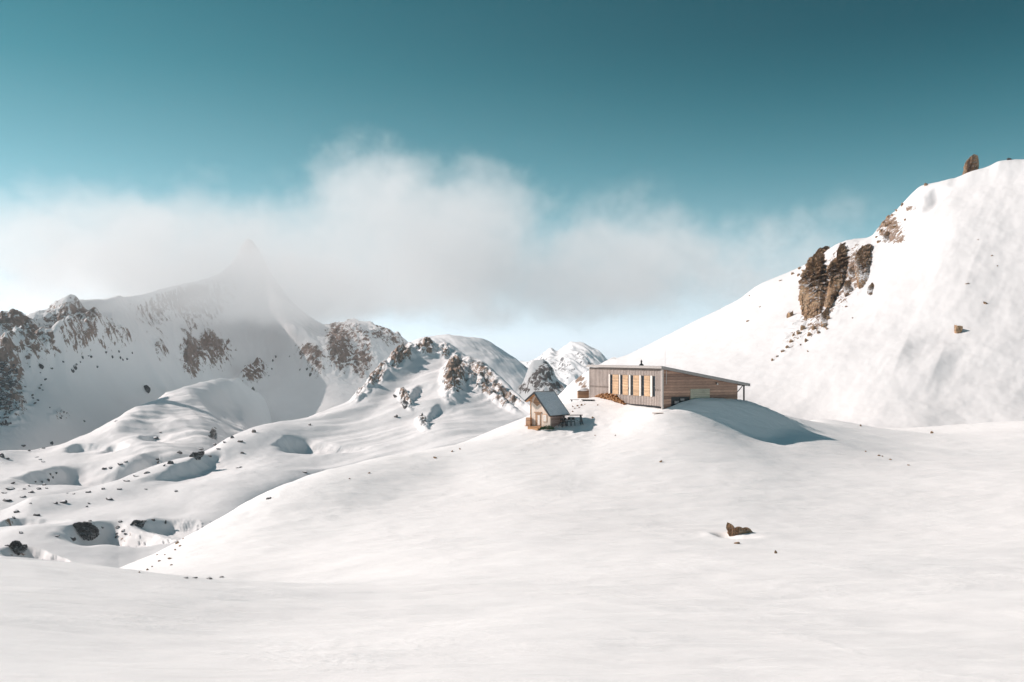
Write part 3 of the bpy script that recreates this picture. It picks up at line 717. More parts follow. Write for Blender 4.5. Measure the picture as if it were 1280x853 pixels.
crag('rock_outcrop', [(1104,300),(1108,290),(1116,288),(1115,298),(1108,304)], 'dark blocky rock high on the ridge above the snow-dusted crag', M_brown, seed=19, only=RM)
crag('rock_pinnacle', [(1199,223),(1205,211),(1211,201),(1217,196),(1225,197),(1226,203),(1224,216),(1214,217),(1206,221)], 'dark leaning pinnacle with a snow cap on the skyline', M_snowy, Y=345, seed=27, thick=.6, centre=(1215,206), cat='rock pinnacle')
rock(1199,415,17,15,'snow-topped boulder alone on the open right slope, casting a blue shadow', mat=M_snowy, only=RM, seed=5, tilt=-18, deep=1.1)
rock(1232,380,9,5,'small dark rock high on the open right slope above the snow-topped boulder', only=RM, mat=M_brown, kind='boulder')
rock(1209,355,7,3,'tiny rock flush with the snow above the small dark rock', only=RM, mat=M_brown, kind='stone', cat='stone')
rock(1262,200,8,5,'small rock on the skyline right of the leaning pinnacle', only=RM, mat=M_dark)
rock(1158,232,7,5,'small dark rock at the lip of the shaded hollow on the ridge', only=RM, mat=M_brown)
ORD = ['farthest left'] + 'second third fourth fifth sixth seventh eighth ninth tenth eleventh twelfth thirteenth fourteenth fifteenth sixteenth seventeenth eighteenth nineteenth twentieth'.split()
def strew(lst, label, group, mat, kind='stone', cat='stone', only=None, **kw):
    made = [(x, rock(x, y, w, h, label, group, mat, kind, cat, only=only, **kw)) for (x, y, w, h) in lst]
    made = sorted([q for q in made if q[1]], key=lambda q: q[0])
    if len(made) <= len(ORD):
        for i, (x, o) in enumerate(made): o['label'] = label + ', ' + ((ORD[i] + ' from the left' if i else ORD[0]) if i < len(made) - 1 else 'farthest right')
strew([(1104,276,7,6),(1110,272,6,5),(1116,270,5,5),(1108,283,5,6),(1101,290,5,5),(1113,280,6,4),(1096,297,5,4),(1121,264,5,4),(1128,257,5,5),(1132,275,6,4),(1099,303,7,5),(1119,284,7,5)],
      'small brown rock poking out of the ridge above the crags', 'rocks along the upper ridge', M_brown, only=RM)
strew([(1000,336,8,6),(1005,340,7,7),(1010,334,6,5),(991,343,6,4),(976,351,6,3),(998,345,5,5),(937,370,3,2)],
      'small brown rock on the skyline left of the cliff', 'rocks on the skyline left of the cliff', M_brown, only=RM)
strew([(1004,412,9,10),(1012,420,10,9),(1018,412,9,10),(1024,417,8,7),(1008,427,6,6),(999,418,7,8),(1030,408,8,8),(1036,399,7,8),(1034,412,6,5)],
      'brown rock in the broken band below the cliff', 'rocks below the cliff', M_brown, 'boulder', 'boulder', only=RM)
strew([(989,428,7,6),(984,435,6,5),(979,440,8,5),(972,446,6,4),(966,451,5,4),(992,420,5,6),(1001,432,3,3),(1010,440,3,3)],
      'small brown rock in the trail of stones below the cliff', 'trail of stones below the cliff', M_brown, only=RM)
rock(988,396,13,10,'brown rock with a snow cap left of the cliff foot', only=RM, mat=M_brown)
rock(935,402,5,3,'lone stone on the bright snow left of the cliff', only=RM, mat=M_brown, kind='stone', cat='stone')
strew([(950,384,3,2),(1058,384,4,3),(1066,398,3,2),(1240,320,3,2),(1223,300,3,2),(1247,333,3,2)],
      'tiny stone scattered on the right slope', 'tiny stones on the right slope', M_brown, only=RM)

# ---- rocks in the near snowfield
SF = ['snowfield']
crag('boulder', [(910,654),(914,656),(919,661),(927,661),(935,660),(942,665),(939,670),(930,673),(921,676),(914,673),(910,664)], 'brown and orange rock melting out of the near snowfield below the hut', M_near, seed=33, only=SF, cat='boulder', lean=0, facet=.4, thick=.9, centre=(921,667), amp=.13, push=.0)
rock(921,680,9,3,'flat reddish stone just below the brown and orange rock', only=SF, mat=M_bare, kind='stone', cat='stone')
rock(970,692,5,5,'small reddish stone alone on the snow right of the near rock', only=SF, mat=M_bare, kind='stone', cat='stone')
rock(826,578,5,4,'dark stone on the snow slope straight below the hut corner', only=SF, mat=M_bare, kind='stone', cat='stone')
rock(1165,542,6,4,'dark stone at the foot of the right mountain', only=None, mat=M_bare, kind='stone', cat='stone')
rock(1076,533,4,4,'small stone at the foot of the right mountain nearer the hut', only=None, mat=M_bare, kind='stone', cat='stone')
strew([(1099,570,5,2),(1103,571,3,2),(1113,575,5,2),(1082,565,4,2),(1136,582,5,2)], 'small dark stone in the line right of the hut shadow', 'line of stones right of the hut', M_bare, only=SF)
strew([(544,573,8,3),(565,565,4,3),(575,562,4,3),(461,592,4,2),(437,599,3,2)], 'small reddish stone on the left shoulder of the knoll', 'stones on the left shoulder of the knoll', M_bare, only=SF)
rock(336,624,9,3,'flat dark stone on the crest of the knoll, farthest down its left edge', only=SF, mat=M_dark, kind='stone', cat='stone')
strew([(212,699,6,4),(219,688,5,3),(221,676,5,4),(199,702,4,3),(206,694,3,2),(225,683,4,3),(184,713,4,4),(190,709,3,2),(174,716,3,2),(229,670,3,2),(196,690,3,2),(214,707,4,2)],
      'small dark stone on the lower left edge of the knoll', 'stones at the lower left edge of the knoll', M_bare, only=SF)
strew([(232,723,7,2),(243,723,9,2),(261,724,10,3),(277,722,8,2)], 'thin dark rock edge in the dip before the knoll', 'rock edges in the dip before the knoll', M_grey, only=SF)

# ---- rocks in the valley on the left
VR = ['valley_ridge']
crag('boulder', [(80,672),(84,664),(92,657),(103,655),(114,656),(122,662),(124,668),(116,673),(104,674),(92,674)], 'big dark boulder with snow patches, largest rock of the lower left valley', M_dusted, seed=41, only=VR, cat='boulder', lean=0, facet=.4, thick=.7)
crag('boulder', [(-6,692),(2,686),(14,682),(28,681),(37,679),(36,685),(26,690),(10,693)], 'long low dark rock at the left edge of the photo above the near snow', M_dusted, seed=42, only=VR, cat='boulder', lean=0, facet=.4)
crag('boulder', [(160,662),(166,655),(176,651),(185,649),(180,655),(172,659),(165,664)], 'flat dark rock right of the big dark boulder', M_dusted, seed=43, only=VR, cat='boulder', lean=0, facet=.4)
strew([(147,660,8,5),(154,664,7,4),(146,668,6,4),(157,668,5,3),(150,653,7,4),(172,654,5,3),(191,651,6,4),(128,660,5,3),(90,675,9,5),(70,671,8,3),(145,672,4,4),(164,657,4,3)],
      'small dark rock around the shaded hollows of the lower valley', 'rocks around the shaded hollows', M_dark, only=VR)
strew([(112,652,7,4),(45,645,10,4),(20,641,12,6),(17,648,7,4),(26,667,9,4),(79,629,12,5),(69,630,6,4),(38,630,4,3),(110,616,9,4),(92,618,4,2),(136,625,13,5),(149,612,8,3),(129,612,6,3),(111,630,5,3),(108,634,4,2),(172,655,5,3),(220,615,5,3),(182,612,5,2),(207,655,4,6),(83,617,6,2)],
      'dark stone scattered on the sunlit lower valley slope', 'stones on the sunlit lower valley slope', M_dark, only=VR)
crag('boulder', [(233,577),(238,571),(246,567),(256,566),(252,572),(244,577)], 'dark rock in the shaded strip below the rocky rib', M_dusted, seed=45, only=VR, cat='boulder', lean=0, facet=.4)
strew([(158,602,14,4),(170,596,12,4),(184,592,11,5),(213,580,9,6),(224,567,12,5),(205,583,5,3),(197,579,5,4),(249,562,16,5),(273,562,8,4),(268,557,7,4),(196,575,7,4),(281,554,8,4),(262,571,6,3)],
      'dark slab of the rocky rib across the valley', 'slabs of the rocky rib', M_dark, 'boulder', 'boulder', deep=.5)
strew([(300,553,8,5),(303,567,7,4),(298,585,10,4),(317,541,6,6),(290,548,6,5)], 'small rock on the snow right of the rocky rib', 'rocks right of the rocky rib', M_grey, only=VR)
rock(381,591,8,3,'flat stone below the round blue hollow', only=VR, mat=M_grey, kind='stone', cat='stone')
rock(387,532,5,3,'small stone above the round blue hollow', only=VR, mat=M_grey, kind='stone', cat='stone')
crag('rock_outcrop', [(504,508),(505,500),(509,495),(512,500),(510,507),(506,512)], 'brown rock on the bright flank, first in the row of three', M_grey, seed=51, only=VR)
rock(494,497,7,6,'brown rock on the bright flank, above and left of its two neighbours', only=VR, mat=M_grey)
rock(495,522,6,6,'brown rock on the bright flank, lowest on the left of the row', only=VR, mat=M_grey)
crag('rock_outcrop', [(524,530),(527,524),(533,523),(536,528),(530,533)], 'grey rock on the bright flank with a blue shadow beside it', M_grey, seed=52, only=VR)
BR = ['bowl_ridge', 'cloud_mountain']
crag('rock_outcrop', [(258,556),(261,545),(267,538),(273,541),(269,551),(263,558)], 'dark rock rib at the right end of the bowl ridge', M_grey, seed=53, only=BR)
strew([(194,549,9,5),(28,558,9,3),(64,555,8,5),(54,561,6,3),(36,564,5,3),(46,572,7,3),(54,578,8,3),(50,575,4,2),(2,572,6,7),(8,574,9,4),(145,527,5,3),(200,541,4,2),(130,587,9,5),(138,586,6,4),(150,581,9,4),(157,578,6,3)],
      'dark rock on the sunlit ridge below the shaded bowl', 'rocks on the ridge below the bowl', M_dark, only=BR)
strew([(63,594,4,4),(60,601,5,4),(66,598,4,3),(70,592,4,3),(55,607,6,4),(48,612,7,4),(38,616,9,4),(28,622,8,4),(12,612,14,4),(5,617,10,4),(8,627,12,5),(24,632,7,4),(15,605,8,3),(58,611,5,3),(52,603,3,3),(36,608,4,3),(44,603,3,2),(30,612,4,3)],
      'small dark rock in the shaded bank at the left edge', 'rocks in the shaded bank', M_dark, only=BR)
# ---- rocks in and round the shaded bowl
CM = ['cloud_mountain']
crag('boulder', [(177,490),(178,485),(182,482),(187,484),(188,489),(184,493),(180,493)], 'round dark boulder alone in the middle of the shaded bowl', M_dark, seed=61, only=CM, cat='boulder', lean=0, facet=.4)
crag('boulder', [(46,462),(48,457),(52,456),(55,459),(53,462)], 'dark boulder at the lower tip of the long sunlit strip', M_dark, seed=62, only=CM, cat='boulder', lean=0, facet=.4)
rs = random.Random(5)
pile = []
for _ in range(74):
    t = rs.random(); x = -4 + rs.random() ** 1.5 * (22 - 10 * t) + rs.random() * 6; y = 455 + 78 * t
    s_ = rs.choice([3, 3, 4, 5, 6, 8]); pile.append((x, y, s_ * 1.2, s_ * .9))
strew(pile, 'dark rock of the dense scree at the left edge of the shaded bowl', 'scree at the left edge of the bowl', M_dark, 'boulder', 'boulder', only=CM)
strew([(37,459,3,2),(93,460,8,7),(90,464,7,6),(95,456,5,4),(103,448,5,4),(100,453,4,3),(113,446,6,5),(110,445,4,2),(121,459,4,3),(132,441,4,3),(140,447,5,5),(150,448,5,4),(153,450,4,4),(158,449,5,4),(148,440,4,3),(165,442,3,3),(64,461,5,3),(79,453,5,3),(56,475,5,3),(50,466,3,2),
       (51,482,3,2),(49,486,5,4),(53,488,3,3),(40,495,4,3),(41,498,4,4),(47,501,4,3),(43,505,5,3),(31,484,4,2),(24,503,3,2),(80,515,3,2),(83,517,3,2),(75,523,5,3),(77,521,3,2),(105,527,4,3),(62,510,3,2),(25,492,4,3),(30,503,3,3)],
      'small dark rock sprinkled over the upper rim and floor of the shaded bowl', 'rocks sprinkled over the shaded bowl', M_dark, only=CM)
strew([(345,447,4,5),(341,452,3,5),(340,462,3,3),(316,488,5,6),(305,490,7,7),(375,463,4,3),(388,470,5,7),(384,462,4,4),(362,446,2,2),(336,470,3,2)],
      'small grey rock below the cloud on the shaded face', 'rocks below the cloud on the shaded face', M_grey, only=CM)

# ================================================================== BUILDINGS
def box(bm, x0, x1, y0, y1, z0, z1):
    v = [bm.verts.new(p) for p in ((x0,y0,z0),(x1,y0,z0),(x1,y1,z0),(x0,y1,z0),(x0,y0,z1),(x1,y0,z1),(x1,y1,z1),(x0,y1,z1))]
    for f in ((3,2,1,0),(4,5,6,7),(0,1,5,4),(1,2,6,5),(2,3,7,6),(3,0,4,7)): bm.faces.new([v[i] for i in f])
def prism(bm, poly, axis, a, b_):
    """extrude a polygon (2-D) along an axis from a to b"""
    def at(p, t): return {'x': (t, p[0], p[1]), 'y': (p[0], t, p[1]), 'z': (p[0], p[1], t)}[axis]
    A = [bm.verts.new(at(p, a)) for p in poly]; B = [bm.verts.new(at(p, b_)) for p in poly]; n = len(poly)
    bm.faces.new(A); bm.faces.new(B[::-1])
    for i in range(n): bm.faces.new((A[i], B[i], B[(i + 1) % n], A[(i + 1) % n]))
def beam(bm, a, b_, w, h=None):
    a = Vector(a); b_ = Vector(b_); h = h or w; d = (b_ - a).normalized(); up = Vector((0, 0, 1)) if abs(d.z) < .95 else Vector((0, 1, 0))
    s = d.cross(up).normalized() * w / 2; t = s.cross(d).normalized() * h / 2
    A = [bm.verts.new(a + s * i + t * j) for i, j in ((-1,-1),(1,-1),(1,1),(-1,1))]; B = [bm.verts.new(b_ + s * i + t * j) for i, j in ((-1,-1),(1,-1),(1,1),(-1,1))]
    bm.faces.new(A[::-1]); bm.faces.new(B)
    for i in range(4): bm.faces.new((A[i], A[(i + 1) % 4], B[(i + 1) % 4], B[i]))
def cyl(bm, a, b_, r0, r1=None, n=12):
    a = Vector(a); b_ = Vector(b_); r1 = r0 if r1 is None else r1; d = (b_ - a).normalized(); up = Vector((0, 0, 1)) if abs(d.z) < .95 else Vector((0, 1, 0))
    s = d.cross(up).normalized(); t = s.cross(d)
    A = [bm.verts.new(a + (s * math.cos(2 * math.pi * i / n) + t * math.sin(2 * math.pi * i / n)) * r0) for i in range(n)]
    B = [bm.verts.new(b_ + (s * math.cos(2 * math.pi * i / n) + t * math.sin(2 * math.pi * i / n)) * r1) for i in range(n)]
    bm.faces.new(A[::-1]); bm.faces.new(B)
    for i in range(n): bm.faces.new((A[i], A[(i + 1) % n], B[(i + 1) % n], B[i]))
def part(name, mat, parent, *calls, loc=None):
    bm = bmesh.new()
    for fn, *a in calls: fn(bm, *a)
    bmesh.ops.recalc_face_normals(bm, faces=bm.faces)
    me = bpy.data.meshes.new(name); bm.to_mesh(me); bm.free(); me.materials.append(mat)
    o = bpy.data.objects.new(name, me); COL.objects.link(o)
    if parent: o.parent = parent
    if loc: o.location = loc
    return o
def thing(name, label, cat, loc, rz=0.0, group=None):
    o = bpy.data.objects.new(name, None); COL.objects.link(o); o.location = loc; o.rotation_euler = (0, 0, rz); o.empty_display_size = .3
    return tag(o, label, cat, group)

def wood(name, base, axis='x', pitch=.2, var=.25, rough=.75, knots=.3):
    """boards: tone changes from board to board across 'axis', grain along them, dark joints"""
    b = NB(name); v = b.obj(); sp = b.n('ShaderNodeSeparateXYZ'); b.l(v, sp.inputs[0]); c = {'x': 0, 'y': 1, 'z': 2}[axis]
    t = b.math('MULTIPLY', sp.outputs[c], 1 / pitch); fl = b.math('FLOOR', t); fr = b.math('FRACT', t)
    wn = b.n('ShaderNodeTexWhiteNoise'); wn.noise_dimensions = '1D'; b.l(fl, wn.inputs['W'])
    mp = b.n('ShaderNodeMapping'); b.l(v, mp.inputs['Vector']); sc = [1.0, 1.0, 1.0]
    for i in range(3): sc[i] = 9.0 if i == c else (.9 if (axis == 'z' or i == 2) else 9.0)
    mp.inputs['Scale'].default_value = sc
    cm = b.n('ShaderNodeCombineXYZ'); b.l(b.math('MULTIPLY', wn.outputs[0], 30), cm.inputs[0]); va = b.n('ShaderNodeVectorMath'); b.l(mp.outputs[0], va.inputs[0]); b.l(cm.outputs[0], va.inputs[1])
    gr = b.noise(1.3, 6, .7, va.outputs[0]); wide = b.noise(.35, 4, .6, v)
    lo = tuple(x * (1 - var) for x in base); hi = tuple(min(1, x * (1 + var)) for x in base)
    col = b.ramp(b.math('ADD', b.math('MULTIPLY', wn.outputs[0], .55), b.math('MULTIPLY', gr, .5)), (.15, lo), (.55, base), (.9, hi))
    col = b.mix(.6, col, b.ramp(gr, (.32, (.62, .58, .55)), (.55, (1.08, 1.06, 1.04))), 'MULTIPLY')
    col = b.mix(.55, col, b.ramp(wide, (.30, (.70, .68, .68)), (.60, (1.1, 1.08, 1.06))), 'MULTIPLY')
    j = b.ramp(b.math('ABSOLUTE', b.math('SUBTRACT', fr, .5)), (.42, (1, 1, 1)), (.49, (.25, .22, .2)))
    col = b.mix(1.0, col, j, 'MULTIPLY'); b.l(col, b.b.inputs['Base Color']); b.b.inputs['Roughness'].default_value = rough
    b.bump(b.math('ADD', b.math('MULTIPLY', gr, .25), j), .5, .02); return b.m
def plain(name, col, rough=.6, metal=0.0, noise=.15, scale=6.0):
    b = NB(name); n = b.noise(scale, 5, .65, b.obj())
    b.l(b.ramp(n, (.3, tuple(x * (1 - noise) for x in col)), (.7, tuple(min(1, x * (1 + noise)) for x in col))), b.b.inputs['Base Color'])
    b.b.inputs['Roughness'].default_value = rough; b.b.inputs['Metallic'].default_value = metal; b.bump(n, .2, .02); return b.m

W_face = wood('weathered_vertical_boards', (.29, .24, .215), 'y', .225, .25)
W_batten = wood('weathered_batten', (.56, .48, .44), 'z', 3.0, .15)
W_side = wood('red_brown_horizontal_boards', (.44, .27, .20), 'z', .42, .5)
W_shut = wood('new_larch_boards', (.60, .40, .245), 'z', .22, .2)
W_trim = plain('pale_weathered_trim', (.56, .50, .46), .8)
W_reveal = plain('pale_window_reveal', (.78, .72, .66), .7)
M_frame = plain('dark_window_frame', (.055, .058, .062), .5)
M_metal = plain('grey_roof_metal', (.33, .315, .31), .45, .4, .12, 2)
M_black = plain('black_metal_and_recess_shade', (.018, .018, .02), .5)
M_base = plain('dark_underfloor', (.035, .032, .032), .9)
M_hatch = wood('pale_greenish_panel', (.50, .48, .38), 'z', .28, .12)
b = NB('window_glass'); b.b.inputs['Base Color'].default_value = (.035, .042, .05, 1); b.b.inputs['Roughness'].default_value = .12; b.b.inputs['IOR'].default_value = 1.18; b.b.inputs['Specular IOR Level'].default_value = .35; M_glass = b.m
M_cap = plain('snow_cap', (.92, .90, .89), .7, 0, .03)

# ---- the mountain refuge: local x runs along the right-hand wall, local y along the facade, origin at the near corner's foot
HUT = P(828, 513, 150.0); HUT_RZ = math.atan2(.425, .905)
hut = thing('mountain_refuge', 'long timber mountain refuge with tall windows and a sloping roof, on top of the knoll', 'building', HUT, HUT_RZ)
LEN, WID, TOP, SL = 22.1, 14.0, 6.50, .173
def tpix(px):
    k = (px - CX) / F; return (HUT.x - HUT.y * k) / (.425 + .905 * k)
wins = [(761.4, 762.7, 765.7), (774.2, 775.4, 778.3), (786.9, 788.3, 791.4), (799.5, 801.3, 805.2), (813.2, 815.5, 819.0)]
shut = [(766.0, 773.6), (778.6, 785.5), (791.8, 799.2), (805.5, 812.8)]
z0w, z1w = 1.95, 5.10
edges = sorted([(tpix(c), tpix(a)) for a, b_, c in wins])           # openings along the facade
# facade: boards around the openings, in one wall mesh (pieces butt end to end)
fc = [(box, 0, .22, 0, LEN, .60, z0w), (box, 0, .22, 0, LEN, z1w, TOP - .30)]
y = 0.0
for a, c in edges:
    fc.append((box, 0, .22, y, a, z0w, z1w)); y = c
fc.append((box, 0, .22, y, LEN, z0w, z1w))
wall = part('wall', W_face, hut, *fc); wall['label'] = 'facade of grey vertical boards'
n = int(LEN / .45); bat = []
for i in range(1, n):
    yy = i * .45; opn = any(a - .1 < yy < c + .1 for a, c in edges) or any(tpix(r) - .05 < yy < tpix(l) + .05 for l, r in shut)
    if opn: bat += [(box, -.045, -.002, yy - .065, yy + .065, .58, z0w - .06), (box, -.045, -.002, yy - .065, yy + .065, z1w + .06, TOP - .32)]
    else: bat.append((box, -.045, -.002, yy - .065, yy + .065, .58, TOP - .32))
part('battens', W_batten, wall, *bat)
def roof_z(x): return TOP - SL * x
side = part('wall', W_side, hut, (prism, [(.222, .25), (WID, .25), (WID, roof_z(WID) - .34), (.222, roof_z(.222) - .34)], 'y', 0, .22)); side['label'] = 'right-hand wall of red-brown horizontal boards'
back = part('wall', W_side, hut, (prism, [(0, .6), (WID, .6), (WID, roof_z(WID) - .34), (0, roof_z(0) - .34)], 'y', LEN - .22, LEN))
far = part('wall', W_side, hut, (box, WID - .22, WID, .222, LEN - .222, .25, roof_z(WID) - .36))
part('underfloor_dark_fill', M_base, hut, (box, .5, WID - .5, .5, LEN - .5, -1.6, .58), (box, .05, .35, .1, LEN, .40, .59))  # near-black block fills the gap under the floor, standing in for its shade
part('corner_post', W_trim, hut, (box, -.10, .16, -.10, .12, -.5, TOP - .34), (box, -.06, .02, .45, .56, .5, TOP - .34))
part('corner_post', W_trim, hut, (box, -.08, .10, LEN - .05, LEN + .08, .0, TOP - .34))
rf = part('roof', M_metal, hut, (prism, [(-.35, roof_z(-.35) - .02), (16.1, roof_z(16.1) - .02), (16.1, roof_z(16.1) + .12), (-.35, roof_z(-.35) + .12)], 'y', -.35, LEN + .3))
part('fascia', plain('grey_brown_fascia', (.40, .36, .335), .6), rf,
     (prism, [(-.40, roof_z(-.4) - .34), (16.15, roof_z(16.15) - .34), (16.15, roof_z(16.15) + .02), (-.40, roof_z(-.4) + .02)], 'y', -.42, -.353),
     (box, -.42, -.353, -.352, LEN + .3, roof_z(-.4) - .30, roof_z(-.4) + .06), (box, 16.12, 16.2, -.35, LEN + .3, roof_z(16.1) - .28, roof_z(16.1) + .1))
for a, b_, c in wins:
    ya, yb, yc = tpix(a), tpix(b_), tpix(c)
    w = part('window', M_frame, hut, (box, .10, .18, yc, yc + .09, z0w, z1w), (box, .10, .18, yb - .09, yb, z0w, z1w), (box, .10, .18, yc + .09, yb - .09, z0w, z0w + .1), (box, .10, .18, yc + .09, yb - .09, z1w - .1, z1w), (box, .09, .18, yc + .09, yb - .09, 3.42, 3.56))
    part('pane', M_glass, w, (box, .135, .15, yc + .09, yb - .09, z0w + .1, 3.42), (box, .135, .15, yc + .09, yb - .09, 3.56, z1w - .1))
    part('reveal', W_reveal, w, (box, -.07, .21, yb, ya, z0w - .05, z1w + .05))
for l, r in shut:
    part('shutter', W_shut, hut, (box, -.075, -.025, tpix(r) + .03, tpix(l) - .03, z0w - .02, z1w + .02), (box, -.10, -.076, tpix(r) + .03, tpix(l) - .03, 2.6, 2.75), (box, -.10, -.076, tpix(r) + .03, tpix(l) - .03, 4.3, 4.45))
def spx(px):
    k = (px - CX) / F; return (HUT.y * k - HUT.x) / (.905 - .425 * k)
def hz(py, x): return -(py - HY) / F * (HUT.y + .425 * x) - HUT.z
xa, xb = spx(863), spx(887)
part('hatch', M_hatch, hut, (box, xa, xb, -.06, -.003, hz(500, xa), hz(487, xa)), (box, xa - .08, xb + .08, -.08, -.003, hz(487, xa), hz(487, xa) + .07))
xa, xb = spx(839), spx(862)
rec = part('dark_recess_panel', M_black, hut, (box, xa, xb, -.03, -.003, .2, hz(496.5, xa)))  # flat black panel on the wall, standing in for the shade of a recess
part('crate', plain('snowy_crate', (.30, .29, .29), .8), rec, (box, xa + .5, xa + 1.2, -.30, -.04, .95, 1.35), (box, xa + 1.6, xa + 2.2, -.28, -.04, 1.4, 1.7))
xl = spx(895); lamp = part('lamp', M_black, hut, (box, xl - .05, xl + .05, -.12, -.003, hz(480, xl), hz(478, xl)), (beam, (xl, -.12, hz(479, xl)), (xl, -.36, hz(480, xl)), .05))
part('lamp_shade', W_reveal, lamp, (cyl, (xl, -.38, hz(479.2, xl)), (xl, -.38, hz(481.2, xl)), .09, .15))
part('drainpipe', W_trim, hut, (cyl, (spx(832.5), -.10, 3.9), (spx(832.5), -.10, TOP - .55), .045, .045, 8))
part('post', M_base, hut, (box, 15.3, 15.48, .1, .28, -1.0, roof_z(15.4) - .04), (beam, (14.0, .19, 2.4), (15.35, .19, 3.7), .10))
part('post', M_base, hut, (box, 15.3, 15.48, LEN / 2, LEN / 2 + .18, -1.0, roof_z(15.4) - .04))
# chimney cowl
yc_ = tpix(795); zc = roof_z(1.0) + .1
vt = part('chimney', M_black, hut, (cyl, (1.0, yc_, zc), (1.0, yc_, zc + .38), .42, .34, 10), (cyl, (1.0, yc_, zc + .38), (1.0, yc_, zc + .52), .34, .15, 10))
part('cowl', M_black, vt, (cyl, (1.0, yc_, zc + .52), (1.0, yc_, zc + .85), .13, .13, 8), (cyl, (1.0, yc_, zc + .85), (1.0, yc_, zc + 1.15), .2, .02, 8))
# thin wire mast on the roof's near end
part('mast', M_metal, hut, (cyl, (.9, .6, TOP - .1), (.9, .6, TOP + 3.2), .018, .012, 6))

# ---- the little chalet
CH = P(687.5, 534.5, 150.0); CH_RZ = math.atan2(.77, .64)          # local x: along the right wall, local y: along the gable
def cl(x, y, z): return (x, y, z)
ch = thing('small_chalet', 'small wooden chalet with a steep grey metal roof, left of the refuge', 'chalet', CH, CH_RZ)
GW, GL, EH, RH = 3.7, 3.3, 2.35, 5.15                                # gable width, length, eave and ridge heights
W_gable = wood('pale_gable_boards', (.80, .69, .60), 'y', .22, .1)
W_gtop = wood('brown_gable_boards', (.42, .25, .15), 'z', .2, .25)
W_chs = wood('brown_log_wall', (.36, .26, .23), 'z', .26, .3)
W_orange = wood('orange_timber', (.60, .34, .17), 'z', .5, .2)
M_seam = plain('blue_grey_standing_seam', (.80, .81, .84), .5, .0, .10, 3)
RY = 2.45; SR = (RH - EH) / RY; LE = 4.25; SLF = (RH - LE) / (GW - RY)   # ridge stands left of the middle
gb = part('wall', W_gable, ch, (prism, [(0, -.4), (GW, -.4), (GW, LE), (RY, RH - .1), (0, EH)], 'x', 0, .14)); gb['label'] = 'pale boarded gable wall'
part('gable_cladding', W_gtop, gb, (prism, [(RY - .8, 3.7), (RY, 3.1), (RY + .8, 3.7), (RY, RH - .25)], 'x', -.05, -.003))
sw = part('wall', W_chs, ch, (box, .142, GL, 0, .14, -.4, EH)); sw['label'] = 'brown log side wall'
part('wall', W_chs, ch, (box, .142, GL, GW - .14, GW, -.4, LE - .1)); part('wall', W_chs, ch, (prism, [(.142, -.4), (GW - .142, -.4), (GW - .142, LE), (RY, RH - .2), (.142, EH)], 'x', GL - .14, GL))
OF, OB, OS = .75, .85, .55
def rp(y): return RH - (SR * (RY - y) if y < RY else SLF * (y - RY))
for sgn in (1, -1):
    ye = -OS if sgn == 1 else GW + OS; yr = RY
    r_ = part('roof_plane', M_seam, ch, (prism, [(ye, rp(ye) + .02), (yr, RH + .02), (yr, RH + .12), (ye, rp(ye) + .12)], 'x', -OF, GL + OB))
    seams = []
    for i in range(14):
        xx = -OF + .05 + i * (GL + OF + OB - .1) / 13
        seams.append((beam, (xx, ye, rp(ye) + .15), (xx, yr, RH + .15), .035, .06))
    part('seams', M_seam, r_, *seams)
    part('verge', M_black, r_, (beam, (-OF - .03, ye, rp(ye) + .03), (-OF - .03, yr, RH + .05), .07, .24), (beam, (GL + OB + .03, ye, rp(ye) + .03), (GL + OB + .03, yr, RH + .05), .07, .24),
         (beam, (-OF, ye - .03, rp(ye) + .02), (GL + OB, ye - .03, rp(ye) + .02), .09, .16))
part('ridge_cap', M_black, ch, (beam, (-OF, RY, RH + .17), (GL + OB, RY, RH + .17), .22, .07))
for i in range(7):
    xx = -OF + .3 + i * .72
    part('bracket', M_black, ch, (beam, (xx, -OS, rp(-OS) - .06), (xx, -.02, rp(0) - .1), .10, .12))
for y_ in (.25, RY, GW - .25):
    part('purlin', W_orange, ch, (beam, (-OF + .05, y_, rp(y_) - .16), (.0, y_, rp(y_) - .16), .16, .2), (beam, (-OF * .7, y_, rp(y_) - .2), (-.02, y_, rp(y_) - .75), .1, .1))
part('soffit', W_orange, ch, (prism, [(GW + OS - .05, rp(GW + OS) - .12), (RY, RH - .10), (RY, RH - .04), (GW + OS - .05, rp(GW + OS) - .05)], 'x', -OF + .05, -.02),
     (prism, [(-OS + .05, rp(-OS) - .12), (RY, RH - .10), (RY, RH - .04), (-OS + .05, rp(-OS) - .05)], 'x', -OF + .05, -.02))
dr = part('door', W_gtop, ch, (box, -.07, -.003, 1.75, 2.75, .12, 2.05)); part('door_panel', W_reveal, dr, (box, -.09, -.072, 1.90, 2.30, .25, 1.75)); part('lintel', W_gtop, dr, (box, -.12, -.003, 1.55, 2.95, 2.06, 2.24))
wd = part('window', W_orange, ch, (box, -.06, -.003, .55, 1.35, .75, 1.95)); part('pane', W_reveal, wd, (box, -.075, -.062, .63, 1.27, .83, 1.87))
part('corner_post', W_gable, ch, (box, -.08, .14, -.08, .001, -.4, EH - .05)); part('corner_post', W_orange, ch, (box, -.08, .10, GW - .02, GW + .08, -.4, LE - .15))
part('doorstep', W_orange, ch, (box, -1.1, -.10, 1.0, 3.4, -.15, .06), (box, -1.5, -1.12, 1.2, 3.1, -.4, -.12))
part('firewood_rack', W_gtop, ch, (box, -.55, -.09, GW - .30, GW + .55, .07, 1.35))

def on_snow(px, py, only=SF): 
    p, _ = hit(px, py, only); return p
def world_at(px, py, dz=0.0, only=None):
    p, _ = hit(px, py, only); return p + Vector((0, 0, dz))
